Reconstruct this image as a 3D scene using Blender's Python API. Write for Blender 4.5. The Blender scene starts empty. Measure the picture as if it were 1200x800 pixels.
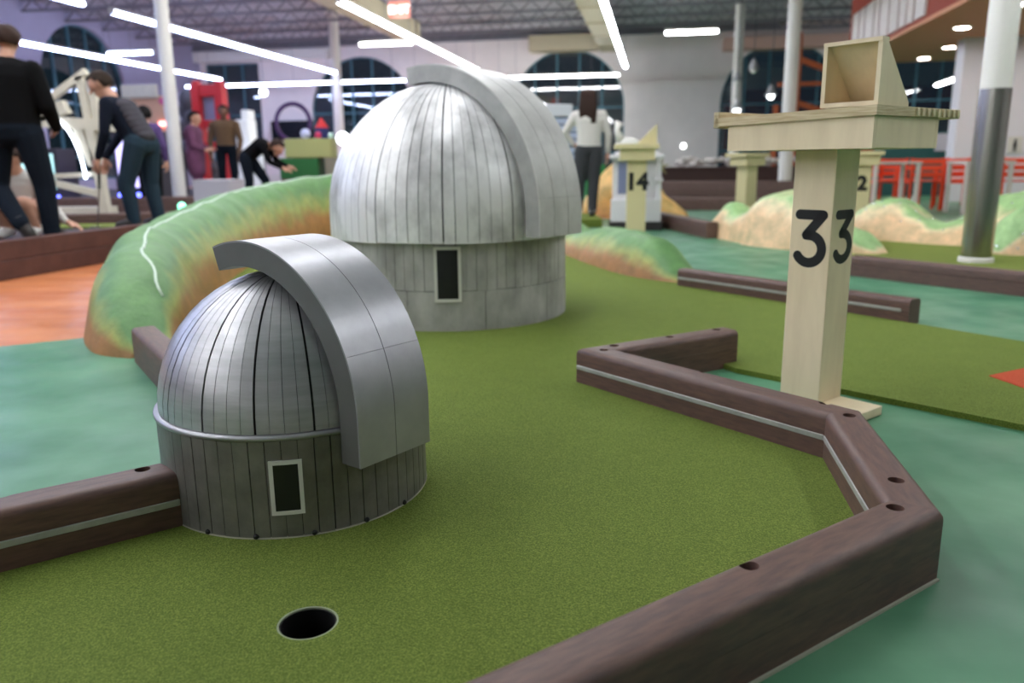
import bpy, bmesh, math, random
import numpy as np
from mathutils import Vector, Matrix
from mathutils.geometry import tessellate_polygon

random.seed(7)
S = bpy.context.scene
COL = S.collection
PI = math.pi
R = math.radians

# ------------------------------------------------------------------ camera
cam_data = bpy.data.cameras.new('camera')
cam_data.sensor_width = 36.0
cam_data.lens = 28.0
cam_data.clip_start = 0.02
cam_data.clip_end = 200
cam_data.dof.use_dof = True
cam_data.dof.focus_distance = 1.74
cam_data.dof.aperture_fstop = 2.6
cam = bpy.data.objects.new('camera', cam_data)
COL.objects.link(cam)
_p, _r = R(12.7), R(0.65)
_fwd = Vector((0, math.cos(_p), -math.sin(_p)))
_up0 = Vector((0, math.sin(_p), math.cos(_p)))
_rt0 = Vector((1, 0, 0))
_rt = _rt0 * math.cos(_r) - _up0 * math.sin(_r)
_up = _rt0 * math.sin(_r) + _up0 * math.cos(_r)
_m = Matrix((_rt, _up, -_fwd)).transposed().to_4x4()
_m.translation = Vector((0, 0, 0.8))
cam.matrix_world = _m
S.camera = cam

# ------------------------------------------------------------------ world: night outside
w = bpy.data.worlds.new('night')
S.world = w
w.use_nodes = True
w.node_tree.nodes['Background'].inputs[0].default_value = (0.006, 0.011, 0.016, 1)
w.node_tree.nodes['Background'].inputs[1].default_value = 1.0

# ------------------------------------------------------------------ exposure
S.view_settings.view_transform = 'Standard'
S.view_settings.look = 'None'
S.view_settings.gamma = 1.0
S.view_settings.use_curve_mapping = False
S.view_settings.exposure = 1.6
LAMP = 12.0            # strength of the hanging linear lamps
try:
    S.cycles.max_bounces = 6
    S.cycles.diffuse_bounces = 4
    S.cycles.sample_clamp_indirect = 6.0
except Exception:
    pass


# ------------------------------------------------------------------ materials
def lin(c):
    c = c / 255.0
    return c / 12.92 if c <= 0.04045 else ((c + 0.055) / 1.055) ** 2.4


def rgb(r, g, b):
    return (lin(r), lin(g), lin(b), 1.0)


MATS = {}


def mat(name, c, rough=0.6, metal=0.0, var=0.0, vscale=6.0, bump=0.0, bscale=80.0, c2=None, stretch=None, emit=None, spec=0.5, detail=5.0, coat=0.0, contrast=(0.35, 0.65)):
    """principled material; colour drifts towards c2 with noise, fine relief from a second noise"""
    if name in MATS:
        return MATS[name]
    m = bpy.data.materials.new(name)
    m.use_nodes = True
    nt = m.node_tree
    b = nt.nodes['Principled BSDF']
    b.inputs['Base Color'].default_value = c
    b.inputs['Roughness'].default_value = rough
    b.inputs['Metallic'].default_value = metal
    b.inputs['Specular IOR Level'].default_value = spec
    b.inputs['Coat Weight'].default_value = coat
    if emit:
        b.inputs['Emission Color'].default_value = emit[0]
        b.inputs['Emission Strength'].default_value = emit[1]
    if var or bump:
        tc = nt.nodes.new('ShaderNodeTexCoord')
        mp = nt.nodes.new('ShaderNodeMapping')
        nt.links.new(tc.outputs['Object'], mp.inputs['Vector'])
        if stretch:
            mp.inputs['Scale'].default_value = stretch
    if var:
        n = nt.nodes.new('ShaderNodeTexNoise')
        n.inputs['Scale'].default_value = vscale
        n.inputs['Detail'].default_value = detail
        n.inputs['Roughness'].default_value = 0.6
        nt.links.new(mp.outputs[0], n.inputs['Vector'])
        rp = nt.nodes.new('ShaderNodeValToRGB')
        d = c2 if c2 else tuple(x * (1 - var) for x in c[:3]) + (1,)
        rp.color_ramp.elements[0].color = d
        rp.color_ramp.elements[1].color = c
        rp.color_ramp.elements[0].position = contrast[0]
        rp.color_ramp.elements[1].position = contrast[1]
        nt.links.new(n.outputs['Fac'], rp.inputs['Fac'])
        nt.links.new(rp.outputs['Color'], b.inputs['Base Color'])
    if bump:
        n2 = nt.nodes.new('ShaderNodeTexNoise')
        n2.inputs['Scale'].default_value = bscale
        n2.inputs['Detail'].default_value = 4
        nt.links.new(mp.outputs[0], n2.inputs['Vector'])
        bp = nt.nodes.new('ShaderNodeBump')
        bp.inputs['Strength'].default_value = bump
        bp.inputs['Distance'].default_value = 0.01
        nt.links.new(n2.outputs['Fac'], bp.inputs['Height'])
        nt.links.new(bp.outputs['Normal'], b.inputs['Normal'])
    MATS[name] = m
    return m


def emission(name, c, s):
    m = mat(name, (0.8, 0.8, 0.8, 1), emit=(c, s))
    return m


def glass(name, tint, refl):
    m = bpy.data.materials.new(name)
    m.use_nodes = True
    nt = m.node_tree
    nt.nodes.clear()
    out = nt.nodes.new('ShaderNodeOutputMaterial')
    mix = nt.nodes.new('ShaderNodeMixShader')
    tr = nt.nodes.new('ShaderNodeBsdfTransparent')
    gl = nt.nodes.new('ShaderNodeBsdfGlossy')
    tr.inputs[0].default_value = tint
    gl.inputs['Roughness'].default_value = 0.02
    mix.inputs[0].default_value = refl
    nt.links.new(tr.outputs[0], mix.inputs[1])
    nt.links.new(gl.outputs[0], mix.inputs[2])
    nt.links.new(mix.outputs[0], out.inputs[0])
    return m


def floor_material():
    m = bpy.data.materials.new('painted_concrete')
    m.use_nodes = True
    nt = m.node_tree
    L = nt.links
    b = nt.nodes['Principled BSDF']
    tc = nt.nodes.new('ShaderNodeTexCoord')
    sep = nt.nodes.new('ShaderNodeSeparateXYZ')
    L.new(tc.outputs['Object'], sep.inputs[0])

    def noise(scale, det, stretch=None):
        n = nt.nodes.new('ShaderNodeTexNoise')
        n.inputs['Scale'].default_value = scale
        n.inputs['Detail'].default_value = det
        if stretch:
            mp = nt.nodes.new('ShaderNodeMapping')
            mp.inputs['Scale'].default_value = stretch
            mp.inputs['Rotation'].default_value = (0, 0, R(-28))
            L.new(tc.outputs['Object'], mp.inputs[0])
            L.new(mp.outputs[0], n.inputs['Vector'])
        else:
            L.new(tc.outputs['Object'], n.inputs['Vector'])
        return n

    def ramp(n, a, c, p0=0.3, p1=0.7):
        r = nt.nodes.new('ShaderNodeValToRGB')
        r.color_ramp.elements[0].color = a
        r.color_ramp.elements[1].color = c
        r.color_ramp.elements[0].position = p0
        r.color_ramp.elements[1].position = p1
        L.new(n.outputs['Fac'], r.inputs['Fac'])
        return r

    def math_(op, a, c):
        k = nt.nodes.new('ShaderNodeMath')
        k.operation = op
        for i, v in enumerate((a, c)):
            if isinstance(v, (int, float)):
                k.inputs[i].default_value = v
            else:
                L.new(v, k.inputs[i])
        return k.outputs[0]

    teal = ramp(noise(2.6, 8), rgb(58, 118, 86), rgb(98, 150, 116))
    orange = ramp(noise(1.2, 6, (0.5, 4.0, 1)), rgb(178, 96, 54), rgb(212, 138, 92))
    # painted orange area: beyond the line through (-2.35,3.56)-(-1.94,3.80), west of x = -1.35
    s = math_('ADD', math_('MULTIPLY', sep.outputs[0], -0.497), math_('MULTIPLY', sep.outputs[1], 0.868))
    m1 = math_('GREATER_THAN', s, 4.262)
    m2 = math_('LESS_THAN', sep.outputs[0], -1.35)
    mk = math_('MULTIPLY', m1, m2)
    mix = nt.nodes.new('ShaderNodeMix')
    mix.data_type = 'RGBA'
    L.new(mk, mix.inputs['Factor'])
    L.new(teal.outputs[0], mix.inputs['A'])
    L.new(orange.outputs[0], mix.inputs['B'])
    L.new(mix.outputs['Result'], b.inputs['Base Color'])
    rr = ramp(noise(5, 5), (0.3, 0.3, 0.3, 1), (0.5, 0.5, 0.5, 1))
    L.new(rr.outputs[0], b.inputs['Roughness'])
    b.inputs['Specular IOR Level'].default_value = 0.35
    return m


def turf_material(name, ca, cb, cc):
    m = bpy.data.materials.new(name)
    m.use_nodes = True
    nt = m.node_tree
    L = nt.links
    b = nt.nodes['Principled BSDF']
    tc = nt.nodes.new('ShaderNodeTexCoord')
    fine = nt.nodes.new('ShaderNodeTexNoise')
    fine.inputs['Scale'].default_value = 330
    fine.inputs['Detail'].default_value = 3
    L.new(tc.outputs['Object'], fine.inputs['Vector'])
    broad = nt.nodes.new('ShaderNodeTexNoise')
    broad.inputs['Scale'].default_value = 9
    broad.inputs['Detail'].default_value = 4
    L.new(tc.outputs['Object'], broad.inputs['Vector'])
    r1 = nt.nodes.new('ShaderNodeValToRGB')
    e = r1.color_ramp.elements
    e[0].position, e[0].color = 0.3, ca
    e[1].position, e[1].color = 0.72, cc
    k = r1.color_ramp.elements.new(0.5)
    k.color = cb
    L.new(fine.outputs['Fac'], r1.inputs['Fac'])
    r2 = nt.nodes.new('ShaderNodeValToRGB')
    r2.color_ramp.elements[0].color = (0.82, 0.84, 0.8, 1)
    r2.color_ramp.elements[1].color = (1.08, 1.06, 1.05, 1)
    L.new(broad.outputs['Fac'], r2.inputs['Fac'])
    mx = nt.nodes.new('ShaderNodeMix')
    mx.data_type = 'RGBA'
    mx.blend_type = 'MULTIPLY'
    mx.inputs['Factor'].default_value = 1
    L.new(r1.outputs[0], mx.inputs['A'])
    L.new(r2.outputs[0], mx.inputs['B'])
    L.new(mx.outputs['Result'], b.inputs['Base Color'])
    b.inputs['Roughness'].default_value = 0.8
    b.inputs['Specular IOR Level'].default_value = 0.15
    b.inputs['Sheen Weight'].default_value = 0.25
    b.inputs['Sheen Tint'].default_value = rgb(190, 205, 120)
    bp = nt.nodes.new('ShaderNodeBump')
    bp.inputs['Strength'].default_value = 0.9
    bp.inputs['Distance'].default_value = 0.004
    L.new(fine.outputs['Fac'], bp.inputs['Height'])
    L.new(bp.outputs['Normal'], b.inputs['Normal'])
    return m


def hill_material(name, top, mid, low, z0, z1, extra=None):
    """paint on a modelled mound: grass paint above, ochre below, blended along height with noise"""
    m = bpy.data.materials.new(name)
    m.use_nodes = True
    nt = m.node_tree
    L = nt.links
    b = nt.nodes['Principled BSDF']
    tc = nt.nodes.new('ShaderNodeTexCoord')
    at = nt.nodes.new('ShaderNodeAttribute')
    at.attribute_name = 'rel'
    n = nt.nodes.new('ShaderNodeTexNoise')
    n.inputs['Scale'].default_value = 5.0
    n.inputs['Detail'].default_value = 7
    L.new(tc.outputs['Object'], n.inputs['Vector'])
    ma = nt.nodes.new('ShaderNodeMath')
    ma.operation = 'MULTIPLY_ADD'
    L.new(n.outputs['Fac'], ma.inputs[0])
    ma.inputs[1].default_value = 0.35
    sc_ = nt.nodes.new('ShaderNodeMath')
    sc_.operation = 'MULTIPLY'
    sc_.inputs[1].default_value = 0.65
    L.new(at.outputs['Fac'], sc_.inputs[0])
    L.new(sc_.outputs[0], ma.inputs[2])
    r = nt.nodes.new('ShaderNodeValToRGB')
    e = r.color_ramp.elements
    e[0].position, e[0].color = z0, low
    e[1].position, e[1].color = z1, top
    k = r.color_ramp.elements.new((z0 + z1) / 2)
    k.color = mid
    if extra:
        k = r.color_ramp.elements.new(0.97)
        k.color = extra
    L.new(ma.outputs[0], r.inputs['Fac'])
    n2 = nt.nodes.new('ShaderNodeTexNoise')
    n2.inputs['Scale'].default_value = 8
    n2.inputs['Detail'].default_value = 8
    n2.inputs['Roughness'].default_value = 0.7
    L.new(tc.outputs['Object'], n2.inputs['Vector'])
    r2 = nt.nodes.new('ShaderNodeValToRGB')
    r2.color_ramp.elements[0].position = 0.3
    r2.color_ramp.elements[1].position = 0.7
    r2.color_ramp.elements[0].color = (0.66, 0.72, 0.62, 1)
    r2.color_ramp.elements[1].color = (1.3, 1.2, 1.15, 1)
    L.new(n2.outputs['Fac'], r2.inputs['Fac'])
    mx = nt.nodes.new('ShaderNodeMix')
    mx.data_type = 'RGBA'
    mx.blend_type = 'MULTIPLY'
    mx.inputs['Factor'].default_value = 1
    L.new(r.outputs[0], mx.inputs['A'])
    L.new(r2.outputs[0], mx.inputs['B'])
    L.new(mx.outputs['Result'], b.inputs['Base Color'])
    b.inputs['Roughness'].default_value = 0.5
    bp = nt.nodes.new('ShaderNodeBump')
    bp.inputs['Strength'].default_value = 0.5
    bp.inputs['Distance'].default_value = 0.02
    L.new(n2.outputs['Fac'], bp.inputs['Height'])
    L.new(bp.outputs['Normal'], b.inputs['Normal'])
    return m


# ------------------------------------------------------------------ mesh helpers
class MB:
    """collects primitives into one mesh"""

    def __init__(s):
        s.v, s.f, s.mi = [], [], []

    def add(s, vs, fs, mi=0):
        o = len(s.v)
        s.v += [tuple(p) for p in vs]
        s.f += [tuple(i + o for i in f) for f in fs]
        s.mi += [mi] * len(fs)
        return s

    def box(s, x0, x1, y0, y1, z0, z1, mi=0, M=None):
        vs = [(x, y, z) for z in (z0, z1) for y in (y0, y1) for x in (x0, x1)]
        if M is not None:
            vs = [M @ Vector(p) for p in vs]
        return s.add(vs, [(0, 2, 3, 1), (4, 5, 7, 6), (0, 1, 5, 4), (2, 6, 7, 3), (0, 4, 6, 2), (1, 3, 7, 5)], mi)

    def bbox(s, x0, x1, y0, y1, z0, z1, bv=0.004, mi=0, M=None):
        """box with chamfered edges"""
        bm = bmesh.new()
        vs = [bm.verts.new((x, y, z)) for z in (z0, z1) for y in (y0, y1) for x in (x0, x1)]
        for f in [(0, 2, 3, 1), (4, 5, 7, 6), (0, 1, 5, 4), (2, 6, 7, 3), (0, 4, 6, 2), (1, 3, 7, 5)]:
            bm.faces.new([vs[i] for i in f])
        bmesh.ops.bevel(bm, geom=bm.edges[:], offset=bv, segments=1, affect='EDGES')
        bm.verts.index_update()
        V = [v.co.copy() for v in bm.verts]
        if M is not None:
            V = [M @ p for p in V]
        F = [[v.index for v in f.verts] for f in bm.faces]
        bm.free()
        return s.add(V, F, mi)

    def prism(s, poly, z0, z1, mi=0, M=None):
        n = len(poly)
        vs = [(x, y, z0) for x, y in poly] + [(x, y, z1) for x, y in poly]
        if M is not None:
            vs = [M @ Vector(p) for p in vs]
        fs = [tuple(range(n - 1, -1, -1)), tuple(range(n, 2 * n))] + [(i, (i + 1) % n, n + (i + 1) % n, n + i) for i in range(n)]
        return s.add(vs, fs, mi)

    def bar(s, p, q, wx, wy, mi=0, up=(0, 0, 1)):
        """rectangular bar from p to q"""
        p, q = Vector(p), Vector(q)
        d = (q - p).normalized()
        u = Vector(up)
        if abs(d.dot(u)) > 0.98:
            u = Vector((1, 0, 0))
        a = d.cross(u).normalized()
        b = a.cross(d)
        vs = []
        for c in (p, q):
            for sx, sy in ((-1, -1), (1, -1), (1, 1), (-1, 1)):
                vs.append(c + a * sx * wx / 2 + b * sy * wy / 2)
        return s.add(vs, [(3, 2, 1, 0), (4, 5, 6, 7)] + [(i, (i + 1) % 4, 4 + (i + 1) % 4, 4 + i) for i in range(4)], mi)

    def tube(s, pts, rad, n=10, mi=0, cap=True):
        pts = [Vector(p) for p in pts]
        if not isinstance(rad, (list, tuple)):
            rad = [rad] * len(pts)
        rings = []
        ref = None
        for i, p in enumerate(pts):
            d = (pts[min(i + 1, len(pts) - 1)] - pts[max(i - 1, 0)]).normalized()
            if ref is None:
                ref = Vector((0, 0, 1)) if abs(d.z) < 0.9 else Vector((1, 0, 0))
            a = d.cross(ref).normalized()
            b = a.cross(d).normalized()
            ref = b
            rings.append([p + (a * math.cos(t) + b * math.sin(t)) * rad[i] for t in [2 * PI * k / n for k in range(n)]])
        vs = [v for r in rings for v in r]
        fs = []
        for i in range(len(pts) - 1):
            for k in range(n):
                fs.append((i * n + k, i * n + (k + 1) % n, (i + 1) * n + (k + 1) % n, (i + 1) * n + k))
        if cap:
            fs.append(tuple(range(n - 1, -1, -1)))
            fs.append(tuple((len(pts) - 1) * n + k for k in range(n)))
        return s.add(vs, fs, mi)

    def lathe(s, prof, n=32, c=(0, 0), mi=0, a0=0, a1=2 * PI):
        full = abs(a1 - a0 - 2 * PI) < 1e-6
        m = n if full else n + 1
        vs = []
        for r, z in prof:
            for k in range(m):
                t = a0 + (a1 - a0) * k / n
                vs.append((c[0] + r * math.cos(t), c[1] + r * math.sin(t), z))
        fs = []
        for i in range(len(prof) - 1):
            for k in range(n):
                k2 = (k + 1) % m
                fs.append((i * m + k, i * m + k2, (i + 1) * m + k2, (i + 1) * m + k))
        return s.add(vs, fs, mi)

    def ell(s, c, r, nu=14, nv=9, mi=0, M=None):
        vs, fs = [], []
        for j in range(nv + 1):
            ph = -PI / 2 + PI * j / nv
            for i in range(nu):
                t = 2 * PI * i / nu
                p = Vector((r[0] * math.cos(ph) * math.cos(t), r[1] * math.cos(ph) * math.sin(t), r[2] * math.sin(ph)))
                if M is not None:
                    p = M @ p
                vs.append(p + Vector(c))
        for j in range(nv):
            for i in range(nu):
                fs.append((j * nu + i, j * nu + (i + 1) % nu, (j + 1) * nu + (i + 1) % nu, (j + 1) * nu + i))
        return s.add(vs, fs, mi)

    def mesh(s, name, smooth=False):
        me = bpy.data.meshes.new(name)
        me.from_pydata(s.v, [], s.f)
        me.validate()
        if smooth:
            me.polygons.foreach_set('use_smooth', [True] * len(me.polygons))
        return me

    def obj(s, name, m, parent=None, smooth=False, kind=None, label=None, sharp=None):
        me = s.mesh(name, smooth)
        ms = m if isinstance(m, (list, tuple)) else [m]
        for k in ms:
            me.materials.append(k)
        if len(ms) > 1 and len(s.mi) == len(me.polygons):
            me.polygons.foreach_set('material_index', s.mi)
        if sharp is not None:
            try:
                me.set_sharp_from_angle(angle=R(sharp))
            except Exception:
                pass
        o = bpy.data.objects.new(name, me)
        COL.objects.link(o)
        if parent is not None:
            o.parent = parent
        if kind:
            o['kind'] = kind
        if label:
            o['label'] = label
        return o


def thing(name, label, cat, loc=(0, 0, 0), rz=0.0, group=None):
    o = bpy.data.objects.new(name, None)
    o.empty_display_size = 0.1
    COL.objects.link(o)
    o.location = loc
    o.rotation_euler = (0, 0, rz)
    o['label'] = label
    o['category'] = cat
    if group:
        o['group'] = group
    return o


def tag(o, label, cat, group=None):
    o['label'] = label
    o['category'] = cat
    if group:
        o['group'] = group
    return o


def dup(root, loc, rz, label, group=None):
    r = root.copy()
    COL.objects.link(r)
    r.location = loc
    r.rotation_euler = (0, 0, rz)
    r['label'] = label
    if group:
        r['group'] = group
    for ch in list(root.children):
        c = ch.copy()
        COL.objects.link(c)
        c.parent = r
        for g in list(ch.children):
            d = g.copy()
            COL.objects.link(d)
            d.parent = c
    return r


def evaluated(o):
    """apply an object's modifiers for good"""
    dg = bpy.context.evaluated_depsgraph_get()
    me = bpy.data.meshes.new_from_object(o.evaluated_get(dg))
    o.modifiers.clear()
    o.data = me
    return o


TH = R(10.2)          # the hall is turned this much against the camera
VX, VY = math.cos(TH), -math.sin(TH)
UX, UY = math.sin(TH), math.cos(TH)


def W(a, b, z=0.0):
    """hall coordinates (a across, b along the lamp rows) to world"""
    return Vector((a * VX + b * UX, a * VY + b * UY, z))


MW = Matrix(((VX, UX, 0, 0), (VY, UY, 0, 0), (0, 0, 1, 0), (0, 0, 0, 1)))

# ================================================================== THE HALL
M_wall = mat('wall_paint', rgb(238, 229, 226), 0.8, var=0.06, vscale=1.5)
M_wallL = mat('wall_paint_violet_lit', rgb(168, 164, 188), 0.8, var=0.06, vscale=1.5)  # violet light on the side wall is tinted into its paint colour
M_deck = mat('ceiling_deck', rgb(204, 203, 208), 0.7, var=0.15, vscale=0.7)
M_joist = mat('joist_paint', rgb(136, 134, 142), 0.7)
M_duct = mat('duct_beige', rgb(190, 178, 150), 0.6)
M_white = mat('white_paint', rgb(225, 222, 215), 0.55)
M_offwhite = mat('offwhite_paint', rgb(214, 206, 188), 0.6, var=0.08, vscale=8)
M_teal = mat('teal_frame', rgb(66, 112, 126), 0.5)
M_black = mat('black', rgb(12, 12, 13), 0.6)
M_orange = mat('orange_paint', rgb(160, 50, 18), 0.6, var=0.1, vscale=1.0)
M_tan = mat('tan_soffit', rgb(226, 160, 126), 0.7)
M_steel = mat('stainless', rgb(170, 168, 162), 0.22, metal=1.0)
M_pole = mat('pole_paint', rgb(230, 226, 220), 0.5)
M_glass = glass('window_glass', (0.35, 0.42, 0.44, 1), 0.14)

BACK, LEFTA, RIGHTA, FRONT, CEIL = 31.0, -18.2, 15.0, -9.0, 5.6

# cup position in the green
CUP = (-0.362, 1.250)
CUPR = 0.050


def circle(c, r, n=40):
    return [(c[0] + r * math.cos(2 * PI * k / n), c[1] + r * math.sin(2 * PI * k / n)) for k in range(n)]


def slab(poly, holes, z0, z1):
    """slab with holes: top and bottom tessellated, walls all round"""
    mb = MB()
    loops = [poly] + holes
    pts = [p for l in loops for p in l]
    tris = tessellate_polygon([[Vector((x, y, 0)) for x, y in l] for l in loops])
    top = [(x, y, z1) for x, y in pts]
    bot = [(x, y, z0) for x, y in pts]
    n = len(pts)
    fs = []
    for t in tris:
        a, b, c = [Vector((*pts[i], 0)) for i in t]
        t = tuple(t)
        if (b - a).cross(c - a).z < 0:
            t = t[::-1]
        fs.append(t)
        fs.append(tuple(i + n for i in t[::-1]))
    k = 0
    for li, l in enumerate(loops):
        m = len(l)
        area = sum(l[i][0] * l[(i + 1) % m][1] - l[(i + 1) % m][0] * l[i][1] for i in range(m))
        for i in range(m):
            a, b = k + i, k + (i + 1) % m
            q = (a + n, b + n, b, a)
            if (area > 0) == (li > 0):
                q = q[::-1]
            fs.append(q)
        k += m
    mb.add(top + bot, fs)
    return mb


# floor (the cup hole goes through it)
fl = [tuple(W(LEFTA - 0.3, FRONT - 0.3)[:2]), tuple(W(RIGHTA + 0.3, FRONT - 0.3)[:2]), tuple(W(RIGHTA + 0.3, BACK + 0.4)[:2]), tuple(W(LEFTA - 0.3, BACK + 0.4)[:2])]
floor = slab(fl, [circle(CUP, CUPR)], -0.12, 0.0).obj('floor', floor_material(), kind='structure')

# ceiling deck with ribs
mb = MB()
mb.box(LEFTA - 0.3, RIGHTA + 0.3, FRONT - 0.3, BACK + 0.4, CEIL, CEIL + 0.1, M=MW)
b = 8.0
while b < BACK:
    mb.box(LEFTA, RIGHTA, b, b + 0.16, CEIL - 0.05, CEIL, M=MW)
    b += 0.34
ceiling = mb.obj('ceiling', M_deck, kind='structure')
# joists: each a piece of the ceiling
for i, bb in enumerate([9.5 + 1.75 * k for k in range(13)]):
    mb = MB()
    mb.box(LEFTA, RIGHTA, bb - 0.06, bb + 0.06, CEIL - 0.12, CEIL - 0.05, M=MW)
    mb.box(LEFTA, RIGHTA, bb - 0.06, bb + 0.06, CEIL - 0.42, CEIL - 0.36, M=MW)
    a = LEFTA
    while a < RIGHTA:
        mb.bar(W(a, bb, CEIL - 0.39), W(a + 0.35, bb, CEIL - 0.09), 0.04, 0.04)
        mb.bar(W(a + 0.35, bb, CEIL - 0.09), W(a + 0.7, bb, CEIL - 0.39), 0.04, 0.04)
        a += 0.7
    mb.obj('joist', M_joist, ceiling)


def arch(c, hw, z0, zc, n=20):
    """arched opening outline, anticlockwise"""
    return [(c - hw, z0), (c + hw, z0)] + [(c + hw * math.cos(t), zc + hw * math.sin(t)) for t in [PI * k / n for k in range(n + 1)]]


def rect(x0, x1, z0, z1):
    return [(x0, z0), (x1, z0), (x1, z1), (x0, z1)]


def pierced_wall(name, outline, holes, mapping, m):
    """wall in its own plane (s, z), thickness t along mapping's normal"""
    mb0 = slab(outline, holes, 0.0, 0.25)
    mb = MB()
    mb.add([mapping(s, z, t) for s, z, t in mb0.v], mb0.f)
    return mb.obj(name, m, kind='structure')


back_map = lambda s, z, t: W(s, BACK + 0.25 - t, z)
left_map = lambda s, z, t: W(LEFTA - 0.25 + t, s, z)
BW = [('rect', -18.0, -15.7, 0.3, 4.75), ('arch', -11.45, 2.1, 0.4, 2.75), ('arch', -3.35, 2.1, 0.4, 2.75),
      ('arch', 4.3, 2.1, 0.4, 2.75), ('rect', 7.2, 12.9, 0.4, 4.45)]


def outline_of(d):
    return rect(*d[1:]) if d[0] == 'rect' else arch(*d[1:])


pierced_wall('wall_back', rect(LEFTA - 0.3, RIGHTA + 0.3, 0, CEIL), [outline_of(d) for d in BW], back_map, M_wall)
LW = [('arch', 24.1, 2.0, 0.4, 3.2), ('arch', 15.5, 2.0, 0.4, 3.2)]
pierced_wall('wall_left', rect(FRONT, BACK + 0.3, 0, CEIL), [outline_of(d) for d in LW], left_map, M_wallL)
MB().box(RIGHTA, RIGHTA + 0.25, FRONT, BACK + 0.3, 0, CEIL, M=MW).obj('wall_right', M_wall, kind='structure')
MB().box(LEFTA - 0.3, RIGHTA + 0.3, FRONT - 0.25, FRONT, 0, CEIL, M=MW).obj('wall_front', M_wall, kind='structure')


def window(n, d, mapping):
    o = bpy.data.objects.new('window_%d' % n, None)
    COL.objects.link(o)
    o['kind'] = 'structure'
    out = outline_of(d)
    mb = MB()
    mb.add([mapping(s, z, 0.07) for s, z in out], [tuple(range(len(out)))])
    mb.obj('glass_pane', M_glass, o)
    if d[0] == 'rect':
        x0, x1, z0, z1 = d[1:]
    else:
        x0, x1, z0, z1 = d[1] - d[2], d[1] + d[2], d[3], d[4] + d[2]

    def top(s):
        return z1 if d[0] == 'rect' else d[4] + math.sqrt(max(0, d[2] ** 2 - (s - d[1]) ** 2))
    nv = max(2, round((x1 - x0) / 0.85))
    for k in range(1, nv):
        s = x0 + (x1 - x0) * k / nv
        MB().bar(mapping(s, z0, 0.08), mapping(s, top(s) - 0.02, 0.08), 0.07, 0.07).obj('mullion', M_teal, o)
    for z in (1.1, 2.75):
        if z < z1 - 0.3:
            MB().bar(mapping(x0, z, 0.08), mapping(x1, z, 0.08), 0.06, 0.06).obj('transom', M_teal, o)
    mb = MB()
    for i in range(len(out)):
        p, q = out[i], out[(i + 1) % len(out)]
        mb.bar(mapping(p[0], p[1], 0.1), mapping(q[0], q[1], 0.1), 0.09, 0.09)
    mb.obj('frame', M_teal, o)


for i, d in enumerate(BW):
    window(i + 1, d, back_map)
for i, d in enumerate(LW):
    window(7 + i, d, left_map)

# boxed headers over the arches and a ledge on the wall
MB().box(-18.2, -12.6, 30.5, 31, 4.78, 5.15, M=MW).obj('trim_1', M_white, kind='structure')
MB().box(-4.7, -2.2, 30.2, 31, 4.72, 5.25, M=MW).obj('trim_2', M_duct, kind='structure')
MB().box(-1.1, 2.0, 30.9, 31, 3.55, 3.62, M=MW).obj('trim_3', M_wall, kind='structure')
MB().box(LEFTA, 4.1, 30.6, 31, 5.25, 5.5, M=MW).obj('trim_4', M_joist, kind='structure')
MB().box(2.2, 7.0, 30.3, 31, 4.55, 4.95, M=MW).obj('trim_5', mat('peach_trim', rgb(214, 176, 160), 0.7), kind='structure')
MB().box(-18.2, -12.5, 30.9, 31, 0, 0.4, M=MW).obj('baseboard_back', M_white, kind='structure')
# dark parking lot outside
MB().box(-60, 60, BACK + 0.45, 75, -0.25, -0.1, M=MW).obj('ground', mat('asphalt', rgb(45, 47, 50), 0.9), kind='structure')

# bulkhead over the eating area: orange fascia, tan underside
bulk = MB().box(4.1, 14.9, 9.0, 19.6, 2.9, 4.15, M=MW).obj('wall_bulkhead', M_orange, kind='structure')
MB().box(4.05, 14.9, 9.0, 19.65, 2.84, 2.9, M=MW).obj('soffit_board', M_tan, bulk)
MB().box(4.3, 14.9, 9.0, 19.4, 4.15, CEIL - 0.1, M=MW).obj('upper_wall', mat('upper_wall_grey', rgb(196, 196, 186), 0.8), bulk)
# white raised strokes of a sign seen edge-on along the fascia
sb = 19.2
for k, wd in enumerate((0.55, 0.35, 0.6, 0.3, 0.55, 0.5, 0.35, 0.3, 0.5)):
    MB().box(4.06, 4.1, sb - wd, sb, 2.98, 3.78, M=MW).obj('sign_stroke', M_wall, bulk)
    sb -= wd + 0.12

M_down = emission('downlight_glow', (1.0, 0.94, 0.86, 1), 40.0)
for i, (a, b) in enumerate([(5.47, 18.9), (5.41, 17.2), (4.79, 14.7), (8.1, 18.8), (4.83, 12.7), (7.1, 15.0), (6.6, 12.0), (8.6, 10.5)]):
    wh = ['first', 'second', 'third', 'fourth', 'fifth', 'sixth', 'seventh', 'eighth'][i]
    o = thing('downlight', 'round recessed downlight in the tan soffit, %s from the orange fascia end' % wh, 'light', W(a, b, 2.84), 0, 'downlights in the tan soffit')
    MB().lathe([(0.15, 0.0), (0.15, -0.015), (0.115, -0.02), (0.11, -0.004)], 20).obj('trim_ring', M_white, o)
    MB().lathe([(0.112, -0.008), (0.0, -0.008)], 20).obj('lens', M_down, o)

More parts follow.
